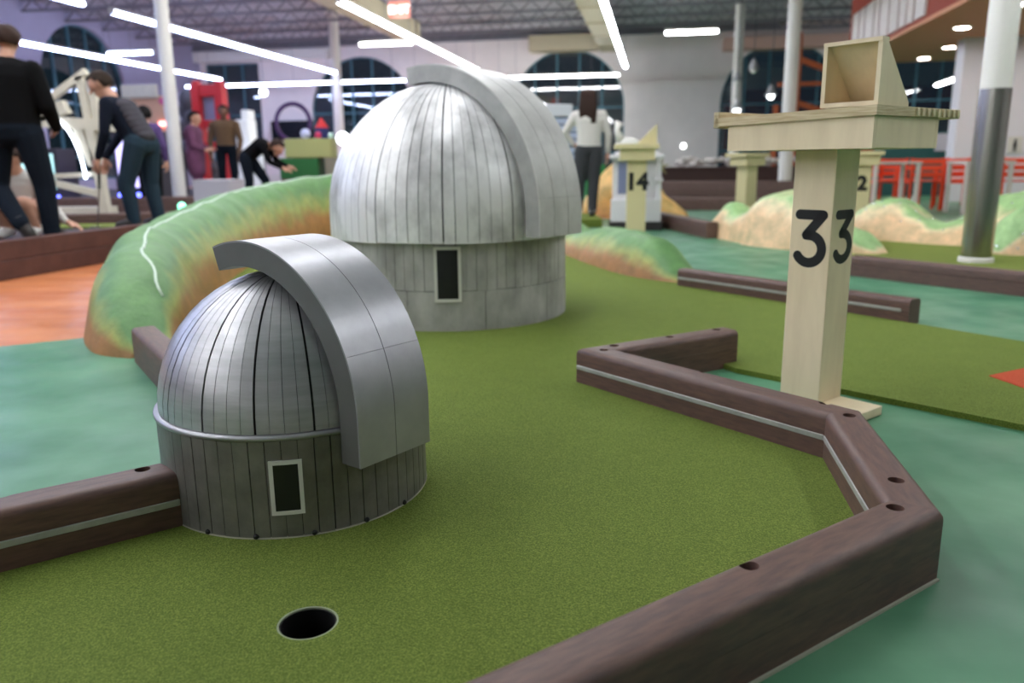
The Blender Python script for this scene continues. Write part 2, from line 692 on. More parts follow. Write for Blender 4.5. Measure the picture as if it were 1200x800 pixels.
# rectangular ducts under the deck
for nm, lab, a0, b0, b1, z0, z1, hw in (('air_duct', 'long beige rectangular duct sloping past the linear lamps and EXIT sign', -7.3, 8, 24.0, 4.35, 4.8, 0.35),
                                         ('air_duct', 'beige rectangular duct ending above the middle arched window', -1.75, 8, 29.9, 4.55, 5.1, 0.3)):
    o = thing(nm, lab, 'duct', W(a0, b0, z0), -TH)
    MB().box(-hw, hw, 0, b1 - b0, 0, z1 - z0).obj('duct_body', M_duct, o)
    k = 1.2
    while k < b1 - b0:
        mb = MB()
        mb.box(-hw - 0.03, hw + 0.03, k, k + 0.05, -0.03, z1 - z0 + 0.03)
        mb.obj('flange', M_duct, o)
        k += 2.4
    for k in (2.0, (b1 - b0) * 0.5, b1 - b0 - 0.5):
        mb = MB()
        for sx in (-1, 1):
            mb.bar((sx * (hw + 0.01), k, -0.02), (sx * (hw + 0.01), k, CEIL - z0), 0.02, 0.02)
        mb.obj('hanger_strap', M_joist, o)

# hanging linear lamps
M_lampA = emission('lamp_cool', (0.52, 0.63, 1.0, 1), LAMP)
M_lampB = emission('lamp_white', (0.93, 0.95, 1.0, 1), LAMP)
LZ = 3.7


def lamp(a0, b0, a1, b1, label, m, wires=(0.06, 0.5, 0.94), z=LZ):
    p, q = W(a0, b0, z), W(a1, b1, z)
    L = (q - p).length
    o = thing('linear_lamp', label, 'lamp', p, math.atan2(q.y - p.y, q.x - p.x), 'hanging linear lamps')
    MB().bbox(0, L, -0.055, 0.055, 0.0, 0.055, 0.008).obj('housing', M_white, o)
    MB().bbox(0.01, L - 0.01, -0.06, 0.06, -0.065, -0.002, 0.015).obj('diffuser', m, o)
    if wires:
        for k in wires:
            x = L * k
            MB().tube([(x, 0, 0.055), (x, 0, CEIL - 0.42 - z)], 0.006, 6).obj('suspension_wire', M_joist, o)
    for x in (0, L):
        MB().box(x - 0.012, x + 0.012, -0.06, 0.06, -0.07, 0.055).obj('end_cap', M_white, o)
    return o


for nm, a, m, s0 in (('row by the arched side wall', -14.85, M_lampA, 26.5), ('row in line with the far columns', -10.30, M_lampA, 25.6),
                     ('row above the big grey observatory', -5.74, M_lampB, 26.4), ('row pointing at the middle arched window', -1.05, M_lampB, 26.5)):
    lamp(a, 14.6, a, s0, 'long glowing linear lamp, far length of the ' + nm, m)
    lamp(a, 2.2, a, 13.8, 'long glowing linear lamp overhead, middle length of the ' + nm, m)
for a, nm in ((-10.30, 'second'), (-5.74, 'third')):
    lamp(a, -8, a, 1.4, 'long glowing linear lamp behind the viewer, %s row from the side wall' % nm, M_lampB)
for a, b0, b1, nm in ((3.4, 1.0, 8.2, 'in the row over the 33 lectern'), (8.0, 2.0, 8.2, 'in the row before the orange bulkhead'), (-3.4, -1.0, 10.0, 'added as fill between rows over the cup')):  # the last is an added fill lamp, brightening left-facing surfaces
    lamp(a, b0, a, b1, 'long glowing linear lamp overhead, out of sight, ' + nm, M_lampB)
lamp(-17.4, 28.55, -8.85, 28.55, 'crosswise glowing linear lamp before the red tower and far column', M_lampA)
lamp(-8.75, 28.6, -5.3, 28.65, 'crosswise glowing linear lamp partly hidden by the big observatory', M_lampB)
lamp(-5.15, 28.7, -1.35, 28.8, 'crosswise glowing linear lamp before the middle arched window', M_lampB, (0.06, 0.75))
lamp(-7.3, 19.85, -5.95, 19.85, 'short crosswise linear lamp below the beige duct', M_lampB, (0.5, 0.94))
lamp(0.1, 19.9, 1.3, 19.9, 'short crosswise linear lamp near the white wall pier', M_lampB)
lamp(8.95, 25.9, 9.25, 30.3, 'linear lamp deep in the room under the tan soffit', M_lampB, z=3.2)
lamp(-14.2, 19.8, -12.9, 19.8, 'short crosswise linear lamp before the arched side window', M_lampA)


# columns
def column(a, b, r, z0, label, sleeve=0.0):
    o = thing('column', label, 'column', W(a, b, z0))
    MB().lathe([(0, 0), (r, 0), (r, CEIL - 0.05 - z0), (0, CEIL - 0.05 - z0)], 28).obj('shaft', M_pole, o, smooth=True, sharp=40)
    MB().lathe([(r, 0.0), (r + 0.02, 0.0), (r + 0.02, 0.05), (r, 0.06)], 28).obj('base_collar', M_pole, o, smooth=True, sharp=40)
    if sleeve:
        MB().lathe([(r, 0.0), (r + 0.005, 0.0), (r + 0.005, sleeve), (r, sleeve)], 36).obj('steel_sleeve', M_steel, o, smooth=True, sharp=40)
    MB().box(-r - 0.08, r + 0.08, -r - 0.08, r + 0.08, CEIL - 0.1 - z0, CEIL - 0.05 - z0).obj('cap_plate', M_pole, o)
    return o


column(2.42, 6.6, 0.102, 0, 'white round column with brushed steel sleeve beside the tan rocks', 1.28)
column(2.4, 16.1, 0.125, 0, 'white round column rising just behind the 33 lectern')
column(2.3, 25.8, 0.14, 0, 'slim white round column farther off, beside the white wall pier')
column(-7.93, 12.5, 0.11, 0.2, 'white column between the stooping man and the purple coats')
column(-10.4, 25.9, 0.16, 0, 'far white column beside the round glowing globe')

# ================================================================== THE GREEN
M_turf = turf_material('turf', rgb(66, 84, 26), rgb(98, 116, 44), rgb(134, 148, 72))
M_turf2 = turf_material('turf_far', rgb(84, 100, 36), rgb(112, 126, 54), rgb(140, 152, 80))
green = [(-2.6, 0.32), (-1.0, 0.27), (-0.10, 0.895), (0.735, 1.468), (0.845, 2.03), (0.26, 2.79), (0.80, 3.08), (0.862, 2.948), (1.525, 2.252), (2.45, 1.28),
         (3.3, 1.8), (2.21, 3.35), (1.92, 3.79), (1.06, 5.06), (1.12, 5.25), (0.92, 5.9), (0.62, 7.6), (0.3, 9.6), (-0.6, 10.4), (-1.7, 10.2),
         (-2.35, 9.2), (-2.5, 7.7), (-2.38, 6.3), (-2.17, 5.0), (-1.95, 4.2), (-1.8, 3.8), (-1.53, 3.33), (-0.72, 2.14), (-0.6, 1.9), (-0.75, 1.65)]
mb = slab(green, [circle(CUP, CUPR + 0.003)], 0.0, 0.02)
putting = mb.obj('putting_green', M_turf)
tag(putting, 'short green artificial turf around both grey observatories and the cup', 'artificial turf')
MB().lathe([(CUPR, 0.016), (CUPR - 0.003, 0.016), (CUPR - 0.003, -0.105), (0, -0.105)], 40, CUP).obj('cup_liner', mat('cup_black', rgb(6, 6, 7), 0.5), putting, smooth=True, sharp=40)
MB().lathe([(CUPR + 0.0025, 0.0195), (CUPR - 0.0005, 0.0195), (CUPR - 0.0005, 0.012), (CUPR + 0.0025, 0.012)], 40, CUP).obj('cup_rim', mat('cup_rim', rgb(150, 160, 130), 0.6), putting, smooth=True, sharp=40, label='pale worn rim of the cup')
o = MB().prism([(1.737, 2.80), (1.765, 2.62), (2.0, 2.72), (2.12, 2.9), (1.93, 2.90)], 0.02, 0.0225).obj('turf_inlay', turf_material('turf_red', rgb(170, 44, 34), rgb(200, 60, 46), rgb(220, 84, 66)))
tag(o, 'small pointed red turf inlay in the green behind the 33 lectern', 'turf inlay')

# ------------------------------------------------------------------ plastic lumber rails
M_brown = mat('brown_lumber', rgb(108, 79, 69), 0.5, var=0.2, vscale=14, bump=0.10, bscale=220, stretch=(1, 6, 6), c2=rgb(84, 62, 58))
M_brown_d = mat('brown_lumber_low', rgb(88, 62, 55), 0.55, var=0.2, vscale=14, bump=0.10, bscale=220, stretch=(1, 6, 6), c2=rgb(70, 48, 46))
M_strip = mat('aluminium_strip', rgb(176, 176, 172), 0.4, metal=0.2, var=0.2, vscale=20)
M_bolt = mat('dark_bolt', rgb(64, 44, 40), 0.5)
M_caulk = mat('caulk', rgb(170, 168, 150), 0.7)


def rail(label, p0, p1, side, w=0.1, h=0.145, zs=0.078, m0=0.0, m1=0.0, strip=True, holes=(), z=0.0, caulk=False, cat='rail', strip_end=None):
    """two stacked boards between p0 and p1 along the playing edge; 'side' (+1 left, -1 right of travel) is where the width goes;
    m0/m1 shift the outer edge at the ends (mitre)."""
    p0, p1 = Vector((*p0, 0)), Vector((*p1, 0))
    d = p1 - p0
    L = d.length
    ang = math.atan2(d.y, d.x)
    o = thing('rail', label, cat, (p0.x, p0.y, z), ang, 'brown plastic lumber rails')
    r = 0.020

    def sweep(prof):
        mb = MB()
        n = len(prof)
        vs = []
        for e in (0, 1):
            for y, zz in prof:
                x = (y / w) * m0 if e == 0 else L + (y / w) * m1
                vs.append((x, y * side, zz))
        fs = [(i, (i + 1) % n, n + (i + 1) % n, n + i) for i in range(n)] + [tuple(range(n - 1, -1, -1)), tuple(range(n, 2 * n))]
        if side > 0:
            fs = [f[::-1] for f in fs]
        mb.add(vs, fs)
        return mb
    arc = [PI / 2 * k / 4 for k in range(5)]
    c = 0.003
    up = [(c, zs)] + [(0, zs + c)] + [(r - r * math.cos(t), h - r + r * math.sin(t)) for t in arc] + [(w - r + r * math.sin(t), h - r + r * math.cos(t)) for t in arc] + [(w, zs)]
    lo = [(0, 0), (0, zs - 0.001 - c), (c, zs - 0.001), (w, zs - 0.0005), (w, 0)]
    ub = sweep(up).obj('upper_board', M_brown, o, smooth=True, sharp=35)
    sweep(lo).obj('lower_board', M_brown, o)
    if holes:
        cut = MB()
        for x, y in holes:
            cut.lathe([(0, h - 0.03), (0.0165, h - 0.03), (0.0165, h + 0.02), (0, h + 0.02)], 20, (x, y * side))
        bm = bmesh.new()
        me = cut.mesh('cut')
        bm.from_mesh(me)
        bmesh.ops.remove_doubles(bm, verts=bm.verts[:], dist=1e-5)
        bmesh.ops.recalc_face_normals(bm, faces=bm.faces[:])
        bm.to_mesh(me)
        bm.free()
        co = bpy.data.objects.new('cut', me)
        COL.objects.link(co)
        co.parent = o
        bm = bmesh.new()
        bm.from_mesh(ub.data)
        bmesh.ops.recalc_face_normals(bm, faces=bm.faces[:])
        bm.to_mesh(ub.data)
        bm.free()
        bpy.context.view_layer.update()
        md = ub.modifiers.new('b', 'BOOLEAN')
        md.operation = 'DIFFERENCE'
        md.solver = 'EXACT'
        md.object = co
        evaluated(ub)
        bpy.data.objects.remove(co)
        try:
            ub.data.set_sharp_from_angle(angle=R(35))
        except Exception:
            pass
        for x, y in holes:
            mb = MB()
            mb.lathe([(0.0, h - 0.014), (0.0085, h - 0.014), (0.0095, h - 0.016), (0.0095, h - 0.0295)], 6, (x + 0.003, y * side))
            mb.lathe([(0.0095, h - 0.0275), (0.0155, h - 0.0275), (0.0155, h - 0.0298)], 16, (x, y * side))
            mb.obj('bolt', M_bolt, ub)
    if strip:
        s1 = L if strip_end is None else strip_end
        ys = sorted((-0.003 * side, 0.006 * side))
        MB().bbox(0.002, s1 - 0.002, ys[0], ys[1], zs - 0.009, zs + 0.006, 0.0015).obj('metal_strip', M_strip, o)
    if caulk:
        ys = sorted(((w - 0.002) * side, (w + 0.005) * side))
        MB().box(0.0, L + m1, ys[0], ys[1], 0, 0.005).obj('caulk_line', M_caulk, o)
    return o


def on(p0, d, s, y, n):
    return (p0[0] + d[0] * s + n[0] * y, p0[1] + d[1] * s + n[1] * y)


def local(p0, p1, pts, side):
    """world points to (along, across) of a rail"""
    d = Vector((p1[0] - p0[0], p1[1] - p0[1])).normalized()
    n = Vector((-d.y, d.x)) * side
    return [((Vector(p) - Vector(p0)).dot(d), (Vector(p) - Vector(p0)).dot(n)) for p in pts]


K, Mi, Ni, E0, KE = (0.232, 2.785), (0.826, 2.005), (0.727, 1.462), (-0.93, 0.332), (0.838, 3.143)
rail('brown rail nearest the viewer, crossing the bottom edge beside the teal floor', E0, Ni, -1, m1=0.0415, holes=local(E0, Ni, [(0.388, 1.203), (0.732, 1.420)], -1), caulk=True)
rail('short brown rail joining the nearest rail to the lectern corner', Ni, Mi, -1, m0=-0.0415, m1=0.045, holes=local(Ni, Mi, [(0.797, 1.553), (0.879, 1.985)], -1))
rail('brown rail running past the foot of the 33 lectern', Mi, K, -1, m0=-0.045, m1=-0.114, holes=local(Mi, K, [(0.858, 2.096), (0.61, 2.44), (0.326, 2.754)], -1))
rail('short brown rail behind the 33 lectern, angling off the long one', KE, K, 1, m1=-0.114, holes=local(KE, K, [(0.372, 2.820), (0.600, 2.957), (0.808, 3.080)], 1), strip=False)
A0, A1 = (-1.95, 0.765), (-0.735, 1.640)
rail('brown rail butting against the small observatory base', A0, A1, 1, m1=-0.02, holes=local(A0, A1, [(-0.822, 1.662), (-1.05, 1.530)], 1), w=0.1)
rail('brown rail hidden mostly behind the small observatory, at the mound tip', (-0.74, 2.16), (-1.50, 3.30), 1, w=0.1)
rail('brown rail from the green mound to the far teal floor', (1.06, 5.04), (1.935, 3.81), 1, w=0.1, h=0.125, zs=0.07, strip_end=1.47)
rail('brown rail in front of the steel-sleeved column', (2.36, 5.52), (3.9, 3.2), 1, w=0.1, h=0.14, strip=False)
rail('dark brown rail across the end of the teal corridor', tuple(W(-0.05, 13.6)[:2]), tuple(W(1.6, 13.2)[:2]), 1, w=0.12, h=0.2, zs=0.1, strip=False)
rail('dark brown tall boards behind the teal corridor', tuple(W(0.0, 15.4)[:2]), tuple(W(3.6, 14.6)[:2]), 1, w=0.14, h=0.42, zs=0.2, strip=False)
rail('pale pinkish rail beside the little white house', (1.72, 10.6), (2.03, 8.3), 1, w=0.12, h=0.17, strip=False)

# raised wooden platform at the back of the orange floor
M_kerb = mat('kerb_brown', rgb(92, 60, 52), 0.6, var=0.2, vscale=6, c2=rgb(72, 44, 40))
plat = [(-4.55, 2.2), (-3.26, 8.3), (-2.95, 10.5), (-2.6, 14.4), (-3.5, 22.0), (-13.5, 22.0), (-15.0, 4.0)]
o = MB().prism(plat, 0.0, 0.2).obj('raised_platform', mat('platform_carpet', rgb(58, 46, 48), 0.8, var=0.2, vscale=3))
tag(o, 'low dark raised platform the people on the orange side stand on', 'platform')
dx, dy = 0.206, 0.979
kerb = thing('platform_kerb', 'long dark brown plank kerb edging the orange floor', 'kerb', (-3.68, 5.70, 0), math.atan2(dy, dx))
MB().bbox(-3.5, 2.75, 0, 0.11, 0.142, 0.282, 0.006).obj('plank', M_kerb, kerb)
MB().bbox(-3.5, 2.75, 0, 0.11, 0.0, 0.140, 0.006).obj('plank', M_kerb, kerb)
rail('grey brown rail on the platform at the stooping man', (-2.75, 8.9), (-5.2, 8.5), -1, w=0.1, h=0.11, zs=0.06, strip=False, z=0.2)
o = MB().prism([(-5.3, 8.0), (-3.5, 8.0), (-3.3, 8.6), (-5.3, 8.4)], 0.2, 0.215).obj('turf_strip', M_turf2)
tag(o, 'yellowish green turf strip on the platform by the stooping man', 'artificial turf')
rail('dark stacked board at the back of the platform', (-3.2, 10.6), (-7.5, 10.9), -1, w=0.12, h=0.2, zs=0.1, strip=False, z=0.2)


# ================================================================== OBSERVATORIES
def arc_piece(r0, r1, a0, a1, z0, z1, n=2):
    """curved plank"""
    mb = MB()
    vs, fs = [], []
    for z in (z0, z1):
        for r in (r0, r1):
            for k in range(n + 1):
                t = a0 + (a1 - a0) * k / n
                vs.append((r * math.cos(t), r * math.sin(t), z))
    m = n + 1
    I = lambda zi, ri, k: (zi * 2 + ri) * m + k
    for k in range(n):
        fs.append((I(0, 1, k), I(0, 1, k + 1), I(1, 1, k + 1), I(1, 1, k)))
        fs.append((I(1, 0, k), I(1, 0, k + 1), I(0, 0, k + 1), I(0, 0, k)))
        fs.append((I(1, 1, k), I(1, 1, k + 1), I(1, 0, k + 1), I(1, 0, k)))
        fs.append((I(0, 0, k), I(0, 0, k + 1), I(0, 1, k + 1), I(0, 1, k)))
    fs.append((I(0, 0, 0), I(0, 1, 0), I(1, 1, 0), I(1, 0, 0)))
    fs.append((I(1, 0, n), I(1, 1, n), I(0, 1, n), I(0, 0, n)))
    mb.add(vs, fs)
    return mb


def observatory(name, label, c, Rb, z_base, z_eave, Rd, z_dome, n_gore, n_plank, phi, o_near, o_far, Ri, Ro, zc, th_end, zb, mats, skirt=None, ring=True,
                gap=0.0011, minor=0.55, major=4, strips=2, window=None, eave_drop=0.0, bolts=(), seam_th=None, lap=0.0):
    m_dome, m_base, m_core, m_side, m_skin, m_frame, m_pane = mats
    o = thing(name, label, 'observatory model', (c[0], c[1], 0))
    rng = random.Random(3)
    # dark core behind every joint
    MB().lathe([(0, z_base), (Rb - 0.006, z_base), (Rb - 0.006, z_eave), (Rd - 0.008, z_eave + 0.001)] +
               [((Rd - 0.008) * math.cos(t), z_dome + (Rd - 0.008) * math.sin(t)) for t in [PI / 2 * k / 16 for k in range(17)]], 64).obj('core', m_core, o, smooth=True)
    z0 = z_base
    if skirt:
        ns, zk = skirt
        for k in range(ns):
            a0, a1 = 2 * PI * k / ns + 0.003, 2 * PI * (k + 1) / ns - 0.003
            arc_piece(Rb - 0.006, Rb + 0.0015, a0, a1, z_base, zk, 6).obj('skirt_panel', m_base, o)
        z0 = zk + 0.002
    for k in range(n_plank):
        j0, j1 = gap / Rb * rng.uniform(0.4, 1.3), gap / Rb * rng.uniform(0.4, 1.3)
        a0, a1 = 2 * PI * k / n_plank + j0, 2 * PI * (k + 1) / n_plank - j1
        dr = rng.uniform(-0.0006, 0.0006)
        arc_piece(Rb - 0.006, Rb + dr, a0, a1, z0 + rng.uniform(0, 0.002), z_eave, 2).obj('plank', m_base, o)
    # dome gores
    nz = 12
    for k in range(n_gore):
        maj0, maj1 = (k % major == 0), ((k + 1) % major == 0)
        a0, a1 = 2 * PI * k / n_gore, 2 * PI * (k + 1) / n_gore
        g0, g1 = gap * (2.2 if maj0 else minor * rng.uniform(0.5, 1.3)), gap * (2.2 if maj1 else minor * rng.uniform(0.5, 1.3))
        dr = rng.uniform(-0.0005, 0.0005)
        prof = []
        zlow = z_eave - eave_drop * (1.0 if (k // major) % 2 else 0.75)
        if z_dome - zlow > 0.01:
            prof.append((Rd + lap, zlow))
        for j in range(nz + 1):
            t = (PI / 2 - 0.05) * j / nz
            prof.append((Rd * math.cos(t) + (lap if j == 0 else lap * 0.5 if j == 1 else 0), z_dome + Rd * math.sin(t)))
        vs, fs = [], []
        for (r, z) in prof:
            q0, q1 = a0 + g0 / max(r, 0.02), a1 - g1 / max(r, 0.02)
            if q1 < q0:
                q0 = q1 = (a0 + a1) / 2
            for rr in (r + dr, r - 0.005):
                for q in (q0, (q0 + q1) / 2, q1):
                    vs.append((rr * math.cos(q), rr * math.sin(q), z))
        for j in range(len(prof) - 1):
            b0, b1 = j * 6, (j + 1) * 6
            for s in (0, 1):
                fs.append((b0 + s, b0 + s + 1, b1 + s + 1, b1 + s))
            fs.append((b0 + 3, b0, b1, b1 + 3))
            fs.append((b0 + 2, b0 + 5, b1 + 5, b1 + 2))
        fs.append((0, 3, 4, 1))
        fs.append((1, 4, 5, 2))
        mb = MB()
        mb.add(vs, fs)
        mb.obj('dome_panel', m_dome, o, smooth=True, sharp=40)
    if ring:
        MB().lathe([(Rd - 0.004, z_eave + 0.004), (Rb + 0.0035, z_eave + 0.003), (Rb + 0.005, z_eave - 0.002), (Rb + 0.0035, z_eave - 0.007), (Rb - 0.004, z_eave - 0.008)], 72).obj('eave_ring', m_skin, o, smooth=True, label='bright bead between dome and base')
    # shutter: solid arched band with outer skin panels
    e = Vector((math.cos(phi), math.sin(phi), 0))
    nn = Vector((-math.sin(phi), math.cos(phi), 0))

    def band(r0, r1, w0, w1, ths, zlow):
        """solid band; angles ths, plus straight drop to zlow when the band starts at angle 0"""
        sec = []
        if zlow is not None:
            sec.append((None, zlow))
        sec += [(t, None) for t in ths]
        vs, fs = [], []
        for t, z in sec:
            for r in (r0, r1):
                for ww in (w0, w1):
                    if t is None:
                        vs.append(e * r + nn * ww + Vector((0, 0, z)))
                    else:
                        vs.append(e * (r * math.cos(t)) + nn * ww + Vector((0, 0, zc + r * math.sin(t))))
        for i in range(len(sec) - 1):
            b0, b1 = 4 * i, 4 * (i + 1)
            for p, q in ((0, 1), (1, 3), (3, 2), (2, 0)):
                fs.append((b0 + q, b0 + p, b1 + p, b1 + q))
        fs.append((0, 1, 3, 2))
        l = 4 * (len(sec) - 1)
        fs.append((l + 2, l + 3, l + 1, l))
        mb = MB()
        mb.add(vs, fs)
        return mb
    N = 40
    sk, sg = (0.004, 0.0008) if Rd < 0.5 else (0.006, 0.002)
    ths = [th_end * k / N for k in range(N + 1)]
    body = band(Ri, Ro - sk, o_near, o_far, ths, zb).obj('shutter', m_side, o, smooth=True, sharp=30)
    for s in range(strips):
        w0 = o_near + (o_far - o_near) * s / strips + (0.0 if s == 0 else sg)
        w1 = o_near + (o_far - o_near) * (s + 1) / strips - (0.0 if s == strips - 1 else sg)
        ts = seam_th if seam_th else [0.0]
        cuts = [None] + ts + [th_end]
        for i in range(len(cuts) - 1):
            lo = cuts[i]
            hi = cuts[i + 1]
            if lo is None:
                tt = [hi * k / 8 for k in range(9)]
                pm = band(Ro - sk, Ro + 0.0004 * (i % 2), w0, w1, tt, zb)
            else:
                tt = [lo + 0.003 + (hi - lo - 0.003) * k / 24 for k in range(25)]
                pm = band(Ro - sk, Ro, w0, w1, tt, None)
            pm.obj('shutter_panel', m_skin, body, smooth=True, sharp=30)
    if window:
        a0, a1, wz0, wz1, fw = window
        r1 = Rb + (0.0075 if skirt else 0.0045)
        da = fw / Rb
        arc_piece(Rb, r1, a0, a1, wz1 - fw, wz1, 4).obj('window_frame', m_frame, o)
        arc_piece(Rb, r1, a0, a1, wz0, wz0 + fw, 4).obj('window_frame', m_frame, o)
        arc_piece(Rb, r1, a0, a0 + da, wz0 + fw, wz1 - fw, 2).obj('window_frame', m_frame, o)
        arc_piece(Rb, r1, a1 - da, a1, wz0 + fw, wz1 - fw, 2).obj('window_frame', m_frame, o)
        arc_piece(Rb - 0.002, Rb + (0.0045 if skirt else 0.0022), a0 + da, a1 - da, wz0 + fw, wz1 - fw, 4).obj('window_pane', m_pane, o)
    for az, z in bolts:
        t = R(az)
        mb = MB()
        mb.ell((Rb * math.cos(t), Rb * math.sin(t), z), (0.0065, 0.0065, 0.006), 8, 6)
        mb.obj('bolt_head', M_black, o, smooth=True)
    if bolts:
        MB().lathe([(Rb - 0.004, z_base + 0.003), (Rb + 0.0008, z_base + 0.003), (Rb + 0.0016, z_base), (Rb - 0.004, z_base)], 64).obj('base_bead', M_caulk, o)
    return o


M_silver = mat('silver_paint', rgb(186, 186, 189), 0.36, metal=0.72, var=0.10, vscale=9, bump=0.03, bscale=60, stretch=(1, 1, 9), c2=rgb(172, 172, 174))
M_sbase = mat('grey_brown_paint', rgb(130, 127, 122), 0.42, metal=0.35, var=0.2, vscale=10, bump=0.06, bscale=50, c2=rgb(104, 101, 97))
M_core = mat('dark_joint', rgb(34, 33, 34), 0.7)
M_sside = mat('shutter_side', rgb(118, 117, 118), 0.45, metal=0.5, var=0.12, vscale=10)
M_sskin = mat('shutter_silver', rgb(172, 172, 176), 0.38, metal=0.6, var=0.10, vscale=6, c2=rgb(156, 156, 160))
M_frame = mat('frame_white', rgb(214, 214, 206), 0.6)
M_pane = mat('pane_black', rgb(24, 26, 30), 0.35, var=0.3, vscale=30)
observatory('observatory', 'smaller shiny silver domed observatory model nearest the cup', (-0.536, 1.883), 0.315, 0.02, 0.247, 0.309, 0.252, 64, 58,
            -0.6559, -0.1127, 0.0987, 0.3003, 0.3579, 0.2761, 1.9043, 0.1733,
            (M_silver, M_sbase, M_core, M_sside, M_sskin, M_frame, M_pane), ring=True, window=(R(-85.7), R(-73.3), 0.075, 0.196, 0.0085),
            bolts=((-113.8, 0.026), (-92.7, 0.026), (-70.4, 0.026), (-48.7, 0.026), (-27.6, 0.026)), seam_th=[R(22)])

M_ldome = mat('weathered_grey', rgb(240, 239, 239), 0.42, metal=0.3, var=0.3, vscale=4, bump=0.05, bscale=30, c2=rgb(150, 149, 148), stretch=(1, 1, 0.7), contrast=(0.26, 0.58))
M_lbase = mat('weathered_grey_base', rgb(190, 189, 186), 0.55, metal=0.15, var=0.25, vscale=7, bump=0.05, bscale=30, c2=rgb(150, 149, 145), stretch=(1, 1, 0.6))
M_lcore = mat('grey_joint', rgb(44, 44, 44), 0.8)
M_lside = mat('grey_shutter_side', rgb(176, 176, 174), 0.55, metal=0.0, var=0.3, vscale=6)
M_lskin = mat('grey_shutter', rgb(206, 205, 202), 0.45, metal=0.0, var=0.2, vscale=4, c2=rgb(176, 175, 172))
observatory('observatory', 'larger matt grey domed observatory model in front of the green mound', (-0.308, 4.295), 0.60, 0.02, 0.447, 0.640, 0.568, 72, 76,
            -0.6943, -0.1842, 0.1481, 0.645, 0.73, 0.5472, 1.7359, 0.4557,
            (M_ldome, M_lbase, M_lcore, M_lside, M_lskin, M_frame, M_pane), skirt=(10, 0.208), ring=False, window=(R(-94.9), R(-82.9), 0.161, 0.420, 0.014),
            gap=0.0016, minor=1.0, major=6, strips=3, eave_drop=0.012, seam_th=[0.12], lap=0.0)


# ================================================================== LECTERN 33
M_ply = mat('lectern_cream', rgb(242, 223, 188), 0.5, var=0.1, vscale=5, stretch=(3, 3, 0.6), c2=rgb(230, 210, 174))
M_plyedge = mat('plywood_edge', rgb(224, 208, 170), 0.6, var=0.35, vscale=40, stretch=(0.3, 0.3, 6), c2=rgb(188, 164, 124))
M_ink = mat('black_ink', rgb(14, 14, 15), 0.45)


def stroke(pts, wd, t):
    """flat stroke with round ends in the x-z plane, standing proud by t towards -y"""
    mb = MB()
    n = len(pts)
    P = [Vector((x, 0, z)) for x, z in pts]
    Lf, Rt = [], []
    for i in range(n):
        d = (P[min(i + 1, n - 1)] - P[max(i - 1, 0)]).normalized()
        q = Vector((-d.z, 0, d.x))
        Lf.append(P[i] + q * wd / 2)
        Rt.append(P[i] - q * wd / 2)

    def cap(c, d):
        q = Vector((-d.z, 0, d.x))
        return [c + (q * math.cos(a) + d * math.sin(a)) * wd / 2 for a in [PI * k / 8 for k in range(1, 8)]]
    d1 = (P[-1] - P[-2]).normalized()
    d0 = (P[0] - P[1]).normalized()
    ring = Lf + cap(P[-1], d1) + Rt[::-1] + cap(P[0], d0)
    m = len(ring)
    vs = [p + Vector((0, -t, 0)) for p in ring] + ring
    fs = []
    pts2 = [[Vector((p.x, p.z, 0)) for p in ring]]
    for tr in tessellate_polygon(pts2):
        a, b, c = [pts2[0][i] for i in tr]
        fs.append(tuple(tr) if (b - a).cross(c - a).z > 0 else tuple(tr)[::-1])
    fs += [(i, m + i, m + (i + 1) % m, (i + 1) % m) for i in range(m)]
    mb.add(vs, fs)
    return mb


def digit3(h):
    """flat-topped 3 with round stroke ends, height h, centred in x, base at 0"""
    s = h / 1.55
    pts = [(-0.36, 1.43), (0.36, 1.43)]
    pts2 = [(0.36, 1.43), (0.1, 1.12), (-0.12, 0.86)]
    arc = [(-0.02 + 0.40 * math.cos(R(a)), 0.47 + 0.39 * math.sin(R(a))) for a in range(92, -160, -12)]
    out = []
    for seg in (pts, pts2, pts2[-1:] + arc):
        out.append(stroke([(x * s, z * s) for x, z in seg], 0.28 * s, 0.0006))
    mb = MB()
    for k in out:
        mb.add(k.v, k.f)
    return mb


AX = math.atan2(-0.787, 0.617)   # lectern's a axis; b axis is 90 degrees anticlockwise
lc = (0.983 - 0.07 * 0.617 + 0.07 * 0.787, 2.454 + 0.07 * 0.787 + 0.07 * 0.617)
lect = thing('scoring_lectern', 'cream wooden scoring lectern numbered 3 3 behind the brown rails', 'lectern', (lc[0], lc[1], 0), AX)
# local x = a (towards the viewer), y = b
MB().bbox(-0.09, 0.212, -0.0705, 0.065, 0.0, 0.03, 0.002).obj('foot_plate', M_ply, lect)
col = MB().bbox(-0.0705, 0.0705, -0.0705, 0.0625, 0.03, 0.826, 0.002).obj('post', M_ply, lect)
d = digit3(0.172)
d1 = d.obj('numeral', M_ink, col)
d1.location = (0.0, -0.0705, 0.46 + 0.01)
d2 = digit3(0.160).obj('numeral', M_ink, col)
d2.location = (0.0705, 0.0, 0.482)
d2.rotation_euler = (0, 0, PI / 2)
# box under the top
zt = lambda x: 0.9035 + (x + 0.24) * 0.022


def apron(y0, y1):
    mb = MB()
    pr = [(-0.24, 0.826), (0.24, 0.826), (0.24, zt(0.24)), (-0.24, zt(-0.24))]
    mb.add([(x, y, z) for y in (y0, y1) for x, z in pr], [(0, 1, 2, 3), (7, 6, 5, 4)] + [(i, 4 + i, 4 + (i + 1) % 4, (i + 1) % 4) for i in range(4)])
    return mb.obj('apron_panel', M_ply, lect)


